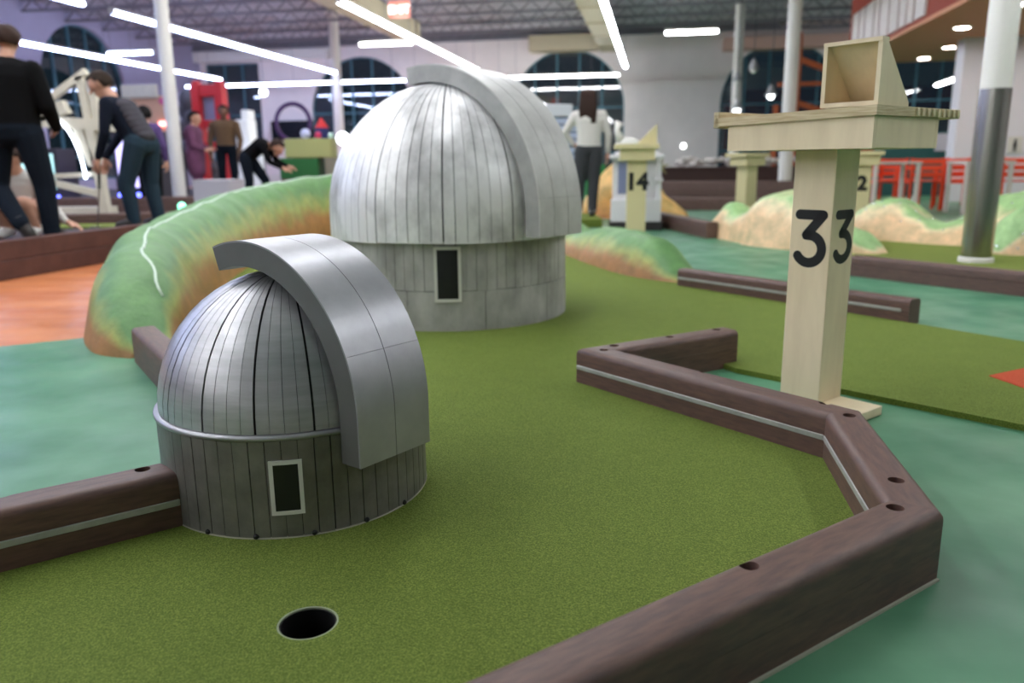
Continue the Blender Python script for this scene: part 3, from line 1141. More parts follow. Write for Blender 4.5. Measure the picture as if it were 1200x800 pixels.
apron(-0.19, -0.175)
MB().bbox(0.225, 0.24, -0.175, 0.175, 0.826, 0.9135, 0.0015).obj('apron_panel', M_ply, lect)
MB().bbox(-0.24, -0.225, -0.175, 0.175, 0.826, 0.9035, 0.0015).obj('apron_panel', M_ply, lect)
apron(0.175, 0.19)
MB().box(-0.225, 0.225, -0.175, 0.175, 0.826, 0.834).obj('apron_bottom', M_ply, lect)
# sloping board
tl = MB()
zt = lambda x: 0.9035 + (x + 0.24) * 0.022
vs = []
for x in (-0.285, 0.25):
    for y in (-0.2, 0.30):
        for dz in (0, 0.026):
            vs.append((x, y, zt(x) + dz))
tl.add(vs, [(0, 1, 3, 2), (4, 6, 7, 5), (0, 4, 5, 1), (2, 3, 7, 6), (1, 5, 7, 3), (0, 2, 6, 4)])
tl.obj('top_board', M_plyedge, lect)
MB().bbox(-0.292, -0.27, -0.2, 0.30, 0.898, 0.948, 0.002).obj('pencil_ledge', M_plyedge, lect)
for k in range(9):   # pegs along the far edge of the board
    y = 0.02 + k * 0.032
    MB().bbox(0.2505, 0.256, y, y + 0.013, zt(0.25) + 0.002, zt(0.25) + 0.024, 0.001).obj('edge_peg', M_ply, lect)
# card box: open towards -y, back sloping
cx0, cx1, cy0, cy1, cz0, cz1 = 0.075, 0.246, -0.19, -0.02, zt(0.24) + 0.0262, 1.105
t = 0.012
MB().box(cx0, cx1, cy0, cy1, cz0, cz0 + t).obj('box_floor', M_ply, lect)


def tri_side(x0, x1):
    mb = MB()
    pr = [(cy0, cz0 + t), (cy1, cz0 + t), (cy0 + 0.03, cz1), (cy0, cz1)]
    vs = [(x, y, z) for x in (x0, x1) for y, z in pr]
    mb.add(vs, [(0, 1, 2, 3), (7, 6, 5, 4)] + [(i, 4 + i, 4 + (i + 1) % 4, (i + 1) % 4) for i in range(4)])
    return mb


tri_side(cx1 - t, cx1).obj('box_side', M_ply, lect)
tri_side(cx0, cx0 + t).obj('box_side', M_ply, lect)
mb = MB()
pr = [(cy1 - 0.014, cz0 + t), (cy1, cz0 + t), (cy0 + 0.03, cz1), (cy0 + 0.016, cz1)]
vs = [(x, y, z) for x in (cx0 + t, cx1 - t) for y, z in pr]
mb.add(vs, [(0, 1, 2, 3), (7, 6, 5, 4)] + [(i, 4 + i, 4 + (i + 1) % 4, (i + 1) % 4) for i in range(4)])
mb.obj('box_back', M_ply, lect)
MB().box(cx0, cx1, cy0 - 0.002, cy0 + 0.034, cz1, cz1 + 0.011).obj('box_top', M_ply, lect)


# ================================================================== MOUNDS
def interp(nodes, u):
    """Catmull-Rom through nodes of any dimension"""
    n = len(nodes)
    x = u * (n - 1)
    i = min(int(x), n - 2)
    f = x - i
    g = lambda k: np.array(nodes[max(0, min(n - 1, k))], float)
    p0, p1, p2, p3 = g(i - 1), g(i), g(i + 1), g(i + 2)
    return 0.5 * ((2 * p1) + (-p0 + p2) * f + (2 * p0 - 5 * p1 + 4 * p2 - p3) * f * f + (-p0 + 3 * p1 - 3 * p2 + p3) * f ** 3)


def ridge(name, label, nodes, m, base=0.0, nu=120, nv=20, rough=0.022, seed=1, cat='mound', power=2.6):
    """mound following a crest line; nodes: x, y, crest z, half width on the left of travel, on the right"""
    from mathutils import noise as mn
    vs, rel, fs = [], [], []
    for i in range(nu + 1):
        u = i / nu
        q = interp(nodes, u)
        q2, q1 = interp(nodes, min(1, u + 0.005)), interp(nodes, max(0, u - 0.005))
        d = Vector((q2[0] - q1[0], q2[1] - q1[1])).normalized()
        nl = Vector((-d.y, d.x))
        for j in range(nv + 1):
            tt = -1 + 2 * j / nv
            hw = q[3] if tt > 0 else q[4]
            k = max(0.0, 1 - abs(tt) ** power) ** 0.75
            x, y = q[0] + nl.x * hw * tt, q[1] + nl.y * hw * tt
            nz = mn.noise(Vector((x * 3 + seed, y * 3, 0))) + 0.25 * mn.noise(Vector((x * 7, y * 7 + seed, 0)))
            z = base + max(0, (q[2] - base) * k + nz * rough * min(1, k * 1.5))
            sh = 0.6 * rough * mn.noise(Vector((x * 3, y * 3 + 9, z * 6)))
            vs.append((x + nl.x * sh, y + nl.y * sh, z if 0 < j < nv else base))
            rel.append(min(1, max(0, (z - base) / max(0.05, (q[2] - base)))))
    m_ = nv + 1
    for i in range(nu):
        for j in range(nv):
            fs.append((i * m_ + j, (i + 1) * m_ + j, (i + 1) * m_ + j + 1, i * m_ + j + 1))
    fs.append(tuple(range(m_)))
    fs.append(tuple(nu * m_ + j for j in range(nv, -1, -1)))
    mb = MB()
    mb.add(vs, fs)
    o = mb.obj(name, m, smooth=True)
    at = o.data.attributes.new('rel', 'FLOAT', 'POINT')
    at.data.foreach_set('value', rel)
    tag(o, label, cat)
    return o, vs, m_


M_hill = hill_material('painted_hill', rgb(92, 138, 80), rgb(150, 158, 84), rgb(160, 114, 66), 0.40, 0.72)
hn = [(-1.55, 3.36, 0.05, 0.10, 0.10), (-1.68, 3.55, 0.22, 0.22, 0.17), (-1.80, 3.85, 0.36, 0.28, 0.22), (-1.97, 4.3, 0.43, 0.30, 0.26), (-2.17, 5.0, 0.46, 0.34, 0.30), (-2.40, 6.3, 0.515, 0.4, 0.34),
      (-2.50, 7.7, 0.58, 0.45, 0.36), (-2.25, 9.3, 0.66, 0.45, 0.36), (-1.6, 10.2, 0.68, 0.45, 0.4), (-0.6, 10.4, 0.6, 0.45, 0.4), (0.2, 9.5, 0.42, 0.4, 0.35), (0.60, 7.7, 0.17, 0.35, 0.3),
      (0.80, 6.5, 0.27, 0.33, 0.27), (0.96, 5.7, 0.28, 0.3, 0.22), (1.08, 5.35, 0.15, 0.2, 0.16), (1.15, 5.15, 0.03, 0.1, 0.08)]
hill, hv, hm = ridge('landscape_mound', 'long green and ochre painted mound curving behind the larger observatory', hn, M_hill, base=0.0, nu=510, nv=26)


def ribbon_on(vs, m_, ids, wd, lift, name, m, parent):
    """painted ribbon following a mound's surface"""
    mb = MB()
    pts = []
    for i, j in ids:
        i0, j0 = int(i), int(j)
        fi, fj = i - i0, j - j0
        g = lambda a, b: Vector(vs[a * m_ + b])
        pts.append(g(i0, j0) * (1 - fi) * (1 - fj) + g(i0 + 1, j0) * fi * (1 - fj) + g(i0, j0 + 1) * (1 - fi) * fj + g(i0 + 1, j0 + 1) * fi * fj)
    mb.tube(pts, [wd] * len(pts), 6)
    return mb.obj(name, m, parent, smooth=True, label='white painted stream line')


M_stream = mat('painted_white_line', rgb(205, 222, 205), 0.5)
rr = random.Random(2)
ids = []
N = 60
for k in range(N + 1):
    u = k / N
    i = 42 + u * 240
    j = 12.5 + 0.5 * math.sin(u * 21) + 0.35 * rr.uniform(-1, 1)
    if u < 0.16:
        j = 12.5 - (0.16 - u) / 0.16 * 6.5 + 0.5 * math.sin(u * 60)
    ids.append((i, j))
ribbon_on(hv, hm, ids, 0.008, 0.0, 'painted_stream', M_stream, hill)

M_rock = hill_material('painted_rock', rgb(160, 200, 140), rgb(230, 214, 178), rgb(220, 190, 152), 0.54, 0.78)
M_rock2 = hill_material('painted_rock_ochre', rgb(226, 186, 120), rgb(214, 160, 84), rgb(190, 124, 62), 0.2, 0.6)
r1 = ridge('landscape_mound', 'peach and green painted rocks beside the teal corridor', [(2.32, 8.9, 0.05, 0.2, 0.2), (2.36, 8.5, 0.36, 0.25, 0.25), (2.4, 8.15, 0.24, 0.25, 0.22), (2.52, 7.75, 0.52, 0.34, 0.32), (2.72, 7.35, 0.46, 0.32, 0.3), (2.95, 6.9, 0.2, 0.25, 0.25), (3.1, 6.6, 0.03, 0.1, 0.1)], M_rock, nu=60, nv=18, rough=0.085, seed=5)[0]
r2 = ridge('landscape_mound', 'glittering tan painted rocks between 33 lectern and steel-sleeved column', [(3.35, 8.35, 0.03, 0.1, 0.15), (3.62, 8.2, 0.34, 0.3, 0.4), (3.92, 8.0, 0.40, 0.35, 0.5), (4.22, 7.75, 0.18, 0.35, 0.6), (4.55, 7.6, 0.40, 0.4, 0.8), (4.95, 7.5, 0.50, 0.4, 0.9), (5.5, 7.2, 0.42, 0.4, 0.9), (5.9, 7.0, 0.3, 0.3, 0.7)], M_rock, base=0.0, nu=70, nv=20, rough=0.085, seed=9)[0]
r3 = ridge('landscape_mound', 'tan painted rock partly behind the steel-sleeved column, chairs beyond', [(3.95, 6.55, 0.03, 0.1, 0.1), (4.15, 6.6, 0.33, 0.3, 0.35), (4.5, 6.55, 0.40, 0.35, 0.45), (4.95, 6.35, 0.34, 0.35, 0.45), (5.4, 6.1, 0.3, 0.3, 0.4)], M_rock, nu=50, nv=18, rough=0.085, seed=14)[0]
r4 = ridge('landscape_mound', 'ochre painted rock behind the little white house', [(1.05, 11.7, 0.2, 0.15, 0.15), (1.32, 11.7, 0.62, 0.3, 0.3), (1.62, 11.6, 0.74, 0.35, 0.35), (2.0, 11.4, 0.5, 0.35, 0.35), (2.45, 11.2, 0.05, 0.15, 0.15)], M_rock2, nu=40, nv=16, rough=0.085, seed=20)[0]
M_bead = mat('clear_bead', rgb(230, 232, 240), 0.05, metal=1.0)
for ro, n in ((r2, 70), (r3, 30)):
    mb = MB()
    V = ro.data.vertices
    for k in range(n):
        p = V[rr.randrange(len(V))].co
        if p.z > 0.05:
            mb.ell(p, (0.011, 0.011, 0.011), 8, 5)
    b_ = mb.obj('glitter_beads', M_bead, ro, smooth=True, kind='stuff')

# other greens
o = MB().prism([(2.42, 5.75), (4.2, 3.2), (7.0, 3.9), (6.0, 7.3), (4.6, 8.3), (3.2, 8.5), (2.95, 7.6)], 0.0, 0.02).obj('putting_green', M_turf2)
tag(o, 'green artificial turf around the steel-sleeved column and tan rocks', 'artificial turf')
o = MB().prism([(2.93, 7.5), (3.2, 7.22), (3.0, 6.75), (2.75, 6.9)], 0.02, 0.024).obj('turf_inlay', mat('peach_inlay', rgb(206, 168, 122), 0.7))
tag(o, 'peach coloured inlay on the turf just beyond the 33 post', 'turf inlay')
o = MB().prism([(0.55, 9.9), (1.13, 9.9), (1.15, 11.0), (0.5, 11.2)], 0.0, 0.1).obj('putting_green', M_turf2)
tag(o, 'raised green the long-haired woman stands on', 'artificial turf')


# ================================================================== PEOPLE
def person_mesh(name, prims, mats, parent, voxel=0.012):
    """one continuous surface from overlapping body volumes; clothing colours by the nearest volume"""
    mb = MB()
    seg = []
    for pmt in prims:
        if pmt[0] == 'c':
            _, p, q, r0, r1, mi = pmt
            p, q = Vector(p), Vector(q)
            d = q - p
            L = max(d.length, 1e-4)
            dn = d / L
            pts = [p - dn * r0 * 0.95, p - dn * r0 * 0.6, p, p + d * 0.5, q, q + dn * r1 * 0.6, q + dn * r1 * 0.95]
            rad = [r0 * 0.31, r0 * 0.8, r0, (r0 + r1) / 2, r1, r1 * 0.8, r1 * 0.31]
            mb.tube(pts, rad, 10)
            seg.append((p, q, r0, r1, mi))
        else:
            _, c, r, rot, mi = pmt
            M = Matrix.Rotation(rot[0], 3, 'X') @ Matrix.Rotation(rot[1], 3, 'Y') @ Matrix.Rotation(rot[2], 3, 'Z')
            mb.ell(c, r, 14, 9, M=M)
            seg.append((Vector(c), Vector(c), min(r) * 0.5 + max(r) * 0.5, min(r) * 0.5 + max(r) * 0.5, mi))
    o = mb.obj(name, mats, parent, smooth=True)
    bpy.context.view_layer.update()
    rm = o.modifiers.new('r', 'REMESH')
    rm.mode = 'VOXEL'
    rm.voxel_size = voxel
    sm = o.modifiers.new('s', 'SMOOTH')
    sm.factor = 0.5
    sm.iterations = 3
    evaluated(o)
    me = o.data
    n = len(me.polygons)
    cen = np.empty(n * 3)
    me.polygons.foreach_get('center', cen)
    cen = cen.reshape(-1, 3)
    best = np.full(n, 1e9)
    idx = np.zeros(n, int)
    for p, q, r0, r1, mi in seg:
        p, q = np.array(p), np.array(q)
        d = q - p
        L2 = d @ d
        t = np.clip(((cen - p) @ d) / L2, 0, 1) if L2 > 1e-8 else np.zeros(n)
        dist = np.linalg.norm(cen - p - t[:, None] * d, axis=1) - (r0 + (r1 - r0) * t)
        k = dist < best
        best[k] = dist[k]
        idx[k] = mi
    if len(me.materials) < len(mats):
        me.materials.clear()
        for m in mats:
            me.materials.append(m)
    me.polygons.foreach_set('material_index', idx)
    me.polygons.foreach_set('use_smooth', [True] * n)
    return o


M_skin = mat('skin', rgb(196, 146, 122), 0.5)
M_skin_d = mat('skin_dark', rgb(112, 76, 60), 0.5)
M_shoe_w = mat('shoe_white', rgb(225, 222, 218), 0.6)
M_shoe_d = mat('shoe_dark', rgb(40, 34, 32), 0.6)
M_sole = mat('shoe_sole', rgb(190, 172, 150), 0.7)


def hand(wrist, dirv, palm_n, mi, sc=1.0, curl=0.5):
    """palm, four fingers of different length and a thumb"""
    wv, d, n = Vector(wrist), Vector(dirv).normalized(), Vector(palm_n).normalized()
    s = d.cross(n).normalized()
    out = [('c', wv, wv + d * 0.075 * sc, 0.026 * sc, 0.030 * sc, mi)]
    base = wv + d * 0.085 * sc
    for k, ln in enumerate((0.066, 0.076, 0.071, 0.055)):
        b = base + s * (k - 1.5) * 0.021 * sc
        m1 = b + (d + n * 0.2 * curl) .normalized() * ln * 0.55 * sc
        m2 = m1 + (d * 0.6 + n * curl * 1.3).normalized() * ln * 0.5 * sc
        out += [('c', b, m1, 0.0105 * sc, 0.0098 * sc, mi), ('c', m1, m2, 0.0098 * sc, 0.008 * sc, mi)]
    tb = wv + d * 0.03 * sc - s * 0.028 * sc
    t1 = tb + (d * 0.6 - s * 0.7 + n * 0.3).normalized() * 0.038 * sc
    t2 = t1 + (d * 0.8 - s * 0.1 + n * 0.5).normalized() * 0.032 * sc
    out += [('c', tb, t1, 0.013 * sc, 0.0115 * sc, mi), ('c', t1, t2, 0.0115 * sc, 0.009 * sc, mi)]
    return out


def head(c, face, mi, sc=1.0):
    """skull, jaw, nose, ears, lips; face = direction looked at"""
    c, f = Vector(c), Vector(face).normalized()
    up = Vector((0, 0, 1))
    s = f.cross(up).normalized()
    u = s.cross(f).normalized()
    out = [('c', c + f * 0.02 * sc + u * 0.02 * sc, c - f * 0.035 * sc + u * 0.025 * sc, 0.083 * sc, 0.083 * sc, mi),
           ('c', c + f * 0.03 * sc - u * 0.015 * sc, c + f * 0.042 * sc - u * 0.075 * sc, 0.062 * sc, 0.040 * sc, mi),
           ('c', c + f * 0.098 * sc + u * 0.005 * sc, c + f * 0.116 * sc - u * 0.028 * sc, 0.010 * sc, 0.015 * sc, mi),
           ('c', c + f * 0.083 * sc - u * 0.058 * sc - s * 0.016 * sc, c + f * 0.083 * sc - u * 0.058 * sc + s * 0.016 * sc, 0.012 * sc, 0.012 * sc, mi)]
    for k in (-1, 1):
        out.append(('c', c + s * k * 0.084 * sc + u * 0.018 * sc, c + s * k * 0.082 * sc - u * 0.028 * sc, 0.014 * sc, 0.010 * sc, mi))
        out.append(('c', c + f * 0.078 * sc + s * k * 0.03 * sc + u * 0.032 * sc, c + f * 0.066 * sc + s * k * 0.052 * sc + u * 0.03 * sc, 0.011 * sc, 0.009 * sc, mi))
    return out, (c, f, s, u)


def eyes(fr, parent, sc=1.0):
    c, f, s, u = fr
    for k in (-1, 1):
        MB().ell(c + f * 0.083 * sc + s * k * 0.032 * sc + u * 0.012 * sc, (0.011, 0.011, 0.008), 8, 6).obj('eye', M_black, parent, smooth=True)


def hair_cap(fr, parent, m, sc=1.0, low=-0.2, long=None):
    """hair shell on the skull, bare towards the face"""
    c, f, s, u = fr
    mb = MB()
    nu, nv = 28, 14
    cc = c + u * 0.024 * sc - f * 0.010 * sc
    vs, fs = [], []
    for j in range(nv + 1):
        ph = PI / 2 - (PI / 2 + 0.75) * j / nv
        for i in range(nu):
            t = 2 * PI * i / nu
            fr_ = math.cos(t)
            p2 = ph
            lim = 0.62 if fr_ > 0.3 else (0.1 if fr_ > -0.1 else -0.75)
            p2 = max(ph, lim)
            r = 0.100 * sc * (1 + 0.03 * math.sin(5 * t + j))
            d = (f * math.cos(t) * 1.12 + s * math.sin(t)) * math.cos(p2) + u * math.sin(p2) * 1.02
            vs.append(cc + d * r)
    for j in range(nv):
        for i in range(nu):
            fs.append((j * nu + i, (j + 1) * nu + i, (j + 1) * nu + (i + 1) % nu, j * nu + (i + 1) % nu))
    mb.add(vs, fs)
    if long:
        for k in range(15):
            a = (k - 7) / 7
            p0 = cc - f * 0.085 * sc + s * a * 0.075 * sc + u * 0.01
            pts = [p0 + u * 0.05, p0, p0 - Vector((0, 0, long * 0.4)) - f * 0.035 + s * a * 0.01, p0 - Vector((0, 0, long * 0.75)) - f * 0.045 + s * a * 0.01,
                   p0 - Vector((0, 0, long * (1.0 - 0.22 * abs(a)))) - f * 0.04 - s * a * 0.045]
            mb.tube(pts, [0.018, 0.027, 0.03, 0.022, 0.005], 7)
    return mb.obj('hair', m, parent, smooth=True)


def torso(pel, che, neck, axis, mi_top, mi_low, w_p=0.155, w_c=0.175, dpt=0.11):
    """trunk from stacked sideways capsules"""
    pel, che, neck, ax = Vector(pel), Vector(che), Vector(neck), Vector(axis).normalized()
    out = []
    out.append(('c', pel - ax * (w_p - dpt), pel + ax * (w_p - dpt), dpt, dpt, mi_low))
    for k in range(1, 13):
        t = k / 12
        c = pel + (che - pel) * t
        ww = w_p + (w_c - w_p) * t - 0.022 * math.sin(PI * t)
        dd = dpt * (0.97 + 0.06 * t)
        out.append(('c', c - ax * (ww - dd), c + ax * (ww - dd), dd, dd, mi_top))
    sh = che + (neck - che) * 0.45
    out.append(('c', sh - ax * 0.13, sh + ax * 0.13, 0.075, 0.075, mi_top))
    return out


def shoe(an, toe, parent, m, msole):
    """shoe with a sole around a foot"""
    an, toe = Vector(an) + Vector((0, 0, 0.010)), Vector(toe) + Vector((0, 0, 0.010))
    d = (toe - an).normalized()
    mb = MB()
    heel = an - d * 0.045
    mb.tube([heel, an, an + (toe - an) * 0.55, toe, toe + d * 0.03], [0.040, 0.054, 0.050, 0.042, 0.018], 10)
    o = mb.obj('shoe', m, parent, smooth=True)
    return o


def limb(p, q, r, r0, r1, r2, mi, mi2=None):
    mi2 = mi if mi2 is None else mi2
    return [('c', p, q, r0, r1, mi), ('c', q, r, r1, r2, mi2)]


def figure(label, loc, pel, che, neck, hd, face, axis, arms, legs, mats, hair=None, hair_long=None, sc=1.0, top_low=None, voxel=0.012, coat=False, bulk=1.0, leg=1.0, shoes=(None, None), hands=True):
    """mats: 0 skin, 1 top, 2 trousers"""
    o = thing('person', label, 'person', loc)
    P = torso(pel, che, neck, axis, 1, 2, w_p=0.16 * bulk, w_c=0.185 * bulk, dpt=0.112 * bulk)
    P.append(('c', neck, Vector(neck) + (Vector(hd) - Vector(neck)) * 0.7, 0.056, 0.05, 0))
    hp, fr = head(hd, face, 0)
    P += hp
    for sh, el, wr, hdir, pn in arms:
        P += limb(sh, el, wr, 0.060 * bulk, 0.046 * bulk, 0.034 * bulk, 1)
        if hands:
            P += hand(Vector(wr) + Vector(hdir).normalized() * 0.015, hdir, pn, 0)
    for hp_, kn, an, toe in legs:
        P += limb(hp_, kn, an, 0.094 * leg, 0.068 * leg, 0.052 * leg, 2)
        P.append(('c', an, toe, 0.040, 0.032, 2))
    if coat:
        for hp_, kn, an, toe in legs:
            P.append(('c', hp_, Vector(hp_) + (Vector(kn) - Vector(hp_)) * 0.8, 0.13, 0.12, 1))
    b = person_mesh('body', P, mats, o, voxel)
    eyes(fr, o)
    if hair:
        hair_cap(fr, o, hair, long=hair_long)
    for (hp_, kn, an, toe), sm in zip(legs, shoes):
        shoe(an, toe, o, sm or M_shoe_d, M_sole)
    return o


M_hair_b = mat('hair_brown', rgb(50, 34, 28), 0.7, spec=0.2)
M_hair_k = mat('hair_black', rgb(20, 17, 17), 0.7, spec=0.2)
M_jkt_k = mat('jacket_black', rgb(10, 10, 12), 0.9, spec=0.15)
M_jean_d = mat('jeans_dark', rgb(17, 24, 34), 0.9, spec=0.15)
M_jean = mat('jeans_blue', rgb(38, 54, 66), 0.9, spec=0.15)
M_navy = mat('fleece_navy', rgb(20, 25, 38), 0.9, spec=0.15)
M_vest = mat('vest_grey', rgb(70, 67, 74), 0.9, spec=0.15)
M_purple = mat('coat_purple', rgb(112, 62, 96), 0.8, var=0.3, vscale=9)
M_browncoat = mat('coat_brown', rgb(98, 74, 50), 0.8)
M_whitetop = mat('top_white', rgb(206, 202, 196), 0.85)
M_legging = mat('leggings', rgb(52, 54, 58), 0.85)

# man at the far side of the kerb, back to the viewer, one foot lifted behind
figure('man in black jacket and dark jeans seen from behind, one shoe lifted', (-3.92, 6.5, 0.2),
       (0, 0, 0.90), (0.0, 0.0, 1.28), (0.02, 0.02, 1.42), (0.03, 0.05, 1.555), (-0.25, 1, -0.25), (1, 0.12, 0),
       [((0.22, 0, 1.33), (0.285, 0.03, 1.07), (0.24, 0.20, 0.92), (-0.5, 0.6, -0.3), (-1, 0, 0)), ((-0.22, 0, 1.33), (-0.29, 0.03, 1.07), (-0.24, 0.20, 0.92), (0.5, 0.6, -0.3), (1, 0, 0))],
       [((0.12, 0, 0.86), (0.16, 0.06, 0.46), (0.18, 0.04, 0.075), (0.19, 0.19, 0.04)), ((-0.12, 0, 0.86), (-0.20, 0.03, 0.44), (0.10, -0.22, 0.17), (0.17, -0.22, 0.045))],
       [M_skin, M_jkt_k, M_jean_d], hair=M_hair_b, bulk=1.36, leg=1.25, shoes=(M_shoe_d, M_shoe_d))
# stooping man in profile with a putter
sm_ = figure('stooping man in navy fleece with grey back and blue jeans, holding a putter', (-3.55, 7.7, 0.2),
             (0.10, 0, 0.80), (-0.06, 0.0, 1.10), (-0.13, 0, 1.225), (-0.215, -0.01, 1.335), (-1, -0.25, -0.55), (0.15, 1, 0),
             [((-0.10, -0.19, 1.16), (-0.13, -0.22, 0.90), (-0.24, -0.16, 0.69), (-0.35, 0.1, -0.9), (0.3, 1, 0)), ((-0.12, 0.17, 1.14), (-0.16, 0.16, 0.90), (-0.26, 0.02, 0.69), (-0.2, -0.1, -0.9), (0.3, -1, 0))],
             [((0.08, -0.09, 0.80), (-0.04, -0.10, 0.44), (-0.01, -0.08, 0.075), (-0.15, -0.12, 0.04)), ((0.12, 0.10, 0.80), (0.08, 0.14, 0.44), (0.14, 0.12, 0.075), (0.0, 0.12, 0.04))],
             [M_skin, M_navy, M_jean], hair=mat('hair_grey_brown', rgb(48, 38, 32), 0.8, spec=0.15), voxel=0.010, bulk=1.02, leg=1.12)
# grey back panel of the fleece
mb = MB()
for k in range(7):
    t = k / 6
    c = Vector((0.10, 0, 0.86)) + (Vector((-0.05, 0, 1.13)) - Vector((0.10, 0, 0.86))) * t
    mb.ell(c + Vector((0.035, 0, 0.015)), (0.092, 0.140 + 0.02 * t, 0.07), 12, 8)
mb.obj('vest_back', M_vest, sm_, smooth=True)
pt = thing('golf_putter', 'thin putter held by the stooping man', 'putter', (-3.83, 7.62, 0.215))
MB().tube([(0.0, 0, 0.64), (-0.03, 0, 0.38)], [0.014, 0.012], 8).obj('grip', M_black, pt)
MB().tube([(-0.03, 0, 0.38), (-0.09, 0, 0.02)], [0.007, 0.006], 8).obj('shaft', M_steel, pt)
MB().bbox(-0.16, -0.07, -0.015, 0.015, 0.0, 0.028, 0.004).obj('putter_head', M_steel, pt)
# woman from behind
figure('woman with long brown hair, white top and dark leggings, seen from behind', (1.0, 10.4, 0.1),
       (0, 0, 0.86), (0.01, 0, 1.20), (0.0, 0.0, 1.33), (-0.01, 0.03, 1.455), (0.1, 1, -0.3), (1, 0.1, 0),
       [((0.17, 0, 1.27), (0.25, 0.0, 1.03), (0.25, 0.06, 0.82), (0, 0.2, -1), (-1, 0, 0)), ((-0.17, 0, 1.26), (-0.30, 0.06, 1.06), (-0.20, 0.10, 0.92), (0.7, 0.3, -0.5), (0.5, -1, 0))],
       [((0.08, 0, 0.82), (0.07, 0.03, 0.44), (0.05, -0.02, 0.07), (0.07, 0.12, 0.035)), ((-0.08, 0, 0.82), (-0.11, 0.03, 0.44), (-0.13, 0.0, 0.07), (-0.15, 0.14, 0.035))],
       [M_skin, M_whitetop, M_legging], hair=M_hair_b, hair_long=0.48, bulk=1.04, leg=1.14, shoes=(M_shoe_w, M_shoe_w))
# far group
figure('person in purple coat behind the far platform boards, facing the red tower', (-5.38, 14.0, 0.2),
       (0, 0, 0.84), (0.0, 0, 1.14), (0.02, 0, 1.26), (0.05, 0, 1.37), (1, -0.2, -0.1), (0.1, 1, 0),
       [((0.02, -0.17, 1.19), (0.06, -0.22, 0.93), (0.2, -0.16, 0.86), (1, 0.2, 0), (0, 0.3, -1)), ((0.0, 0.17, 1.19), (0.05, 0.2, 0.93), (0.2, 0.1, 0.88), (1, -0.2, 0), (0, -0.3, -1))],
       [((0, -0.09, 0.80), (0.03, -0.1, 0.44), (0, -0.1, 0.07), (0.13, -0.1, 0.04)), ((0, 0.09, 0.80), (0.0, 0.1, 0.44), (0.02, 0.1, 0.07), (0.15, 0.1, 0.04))],
       [M_skin, M_purple, M_purple], hair=M_hair_k, coat=True, bulk=1.1)
figure('person in brown coat and black shirt standing before the red tower', (-5.1, 14.75, 0.2),
       (0, 0, 0.92), (0.0, 0, 1.26), (0.0, 0, 1.40), (0.01, -0.02, 1.52), (0.2, -1, -0.1), (1, 0.1, 0),
       [((0.21, 0, 1.31), (0.27, 0.0, 1.04), (0.25, -0.08, 0.80), (0, -0.1, -1), (-1, 0, 0)), ((-0.21, 0, 1.31), (-0.27, 0.0, 1.04), (-0.25, -0.08, 0.80), (0, -0.1, -1), (1, 0, 0))],
       [((0.10, 0, 0.86), (0.11, 0, 0.46), (0.11, 0.0, 0.075), (0.12, -0.14, 0.04)), ((-0.10, 0, 0.86), (-0.11, 0, 0.46), (-0.11, 0.0, 0.075), (-0.12, -0.14, 0.04))],
       [M_skin_d, M_browncoat, M_jean_d], hair=M_hair_k, bulk=1.1)
figure('youth in black top bent over beside the coloured blocks', (-3.83, 12.0, 0.2),
       (-0.02, 0, 0.72), (0.20, 0, 0.88), (0.31, 0, 0.87), (0.42, 0, 0.84), (0.8, -0.2, -0.7), (0.0, 1, 0.0),
       [((0.27, -0.16, 0.86), (0.36, -0.2, 0.64), (0.50, -0.14, 0.56), (0.8, 0.1, -0.3), (0, 0.3, -1)), ((0.27, 0.16, 0.86), (0.36, 0.2, 0.64), (0.52, 0.12, 0.58), (0.8, -0.1, -0.3), (0, -0.3, -1))],
       [((-0.03, -0.09, 0.70), (0.02, -0.12, 0.38), (-0.02, -0.12, 0.07), (0.12, -0.12, 0.04)), ((-0.02, 0.09, 0.70), (0.18, 0.12, 0.38), (0.24, 0.12, 0.07), (0.38, 0.12, 0.04))],
       [M_skin, M_jkt_k, M_jean_d], hair=M_hair_b, bulk=0.95)
figure('child in purple jacket mostly hidden behind the stooping man', (-4.86, 11.0, 0.2),
       (0, 0, 0.78), (0.0, 0, 1.04), (0.0, 0, 1.15), (-0.01, 0.02, 1.26), (-0.5, 1, -0.1), (1, 0.3, 0),
       [((0.16, 0, 1.08), (0.22, 0.0, 0.86), (0.21, 0.06, 0.68), (0, 0.1, -1), (-1, 0, 0)), ((-0.16, 0, 1.08), (-0.22, 0.0, 0.86), (-0.2, 0.08, 0.68), (0, 0.1, -1), (1, 0, 0))],
       [((0.08, 0, 0.74), (0.09, 0, 0.40), (0.09, 0.0, 0.07), (0.09, 0.13, 0.04)), ((-0.08, 0, 0.74), (-0.09, 0, 0.40), (-0.09, 0.0, 0.07), (-0.09, 0.13, 0.04))],
       [M_skin, mat('jacket_purple_dark', rgb(84, 62, 112), 0.85), M_jkt_k], hair=M_hair_k, bulk=0.95)
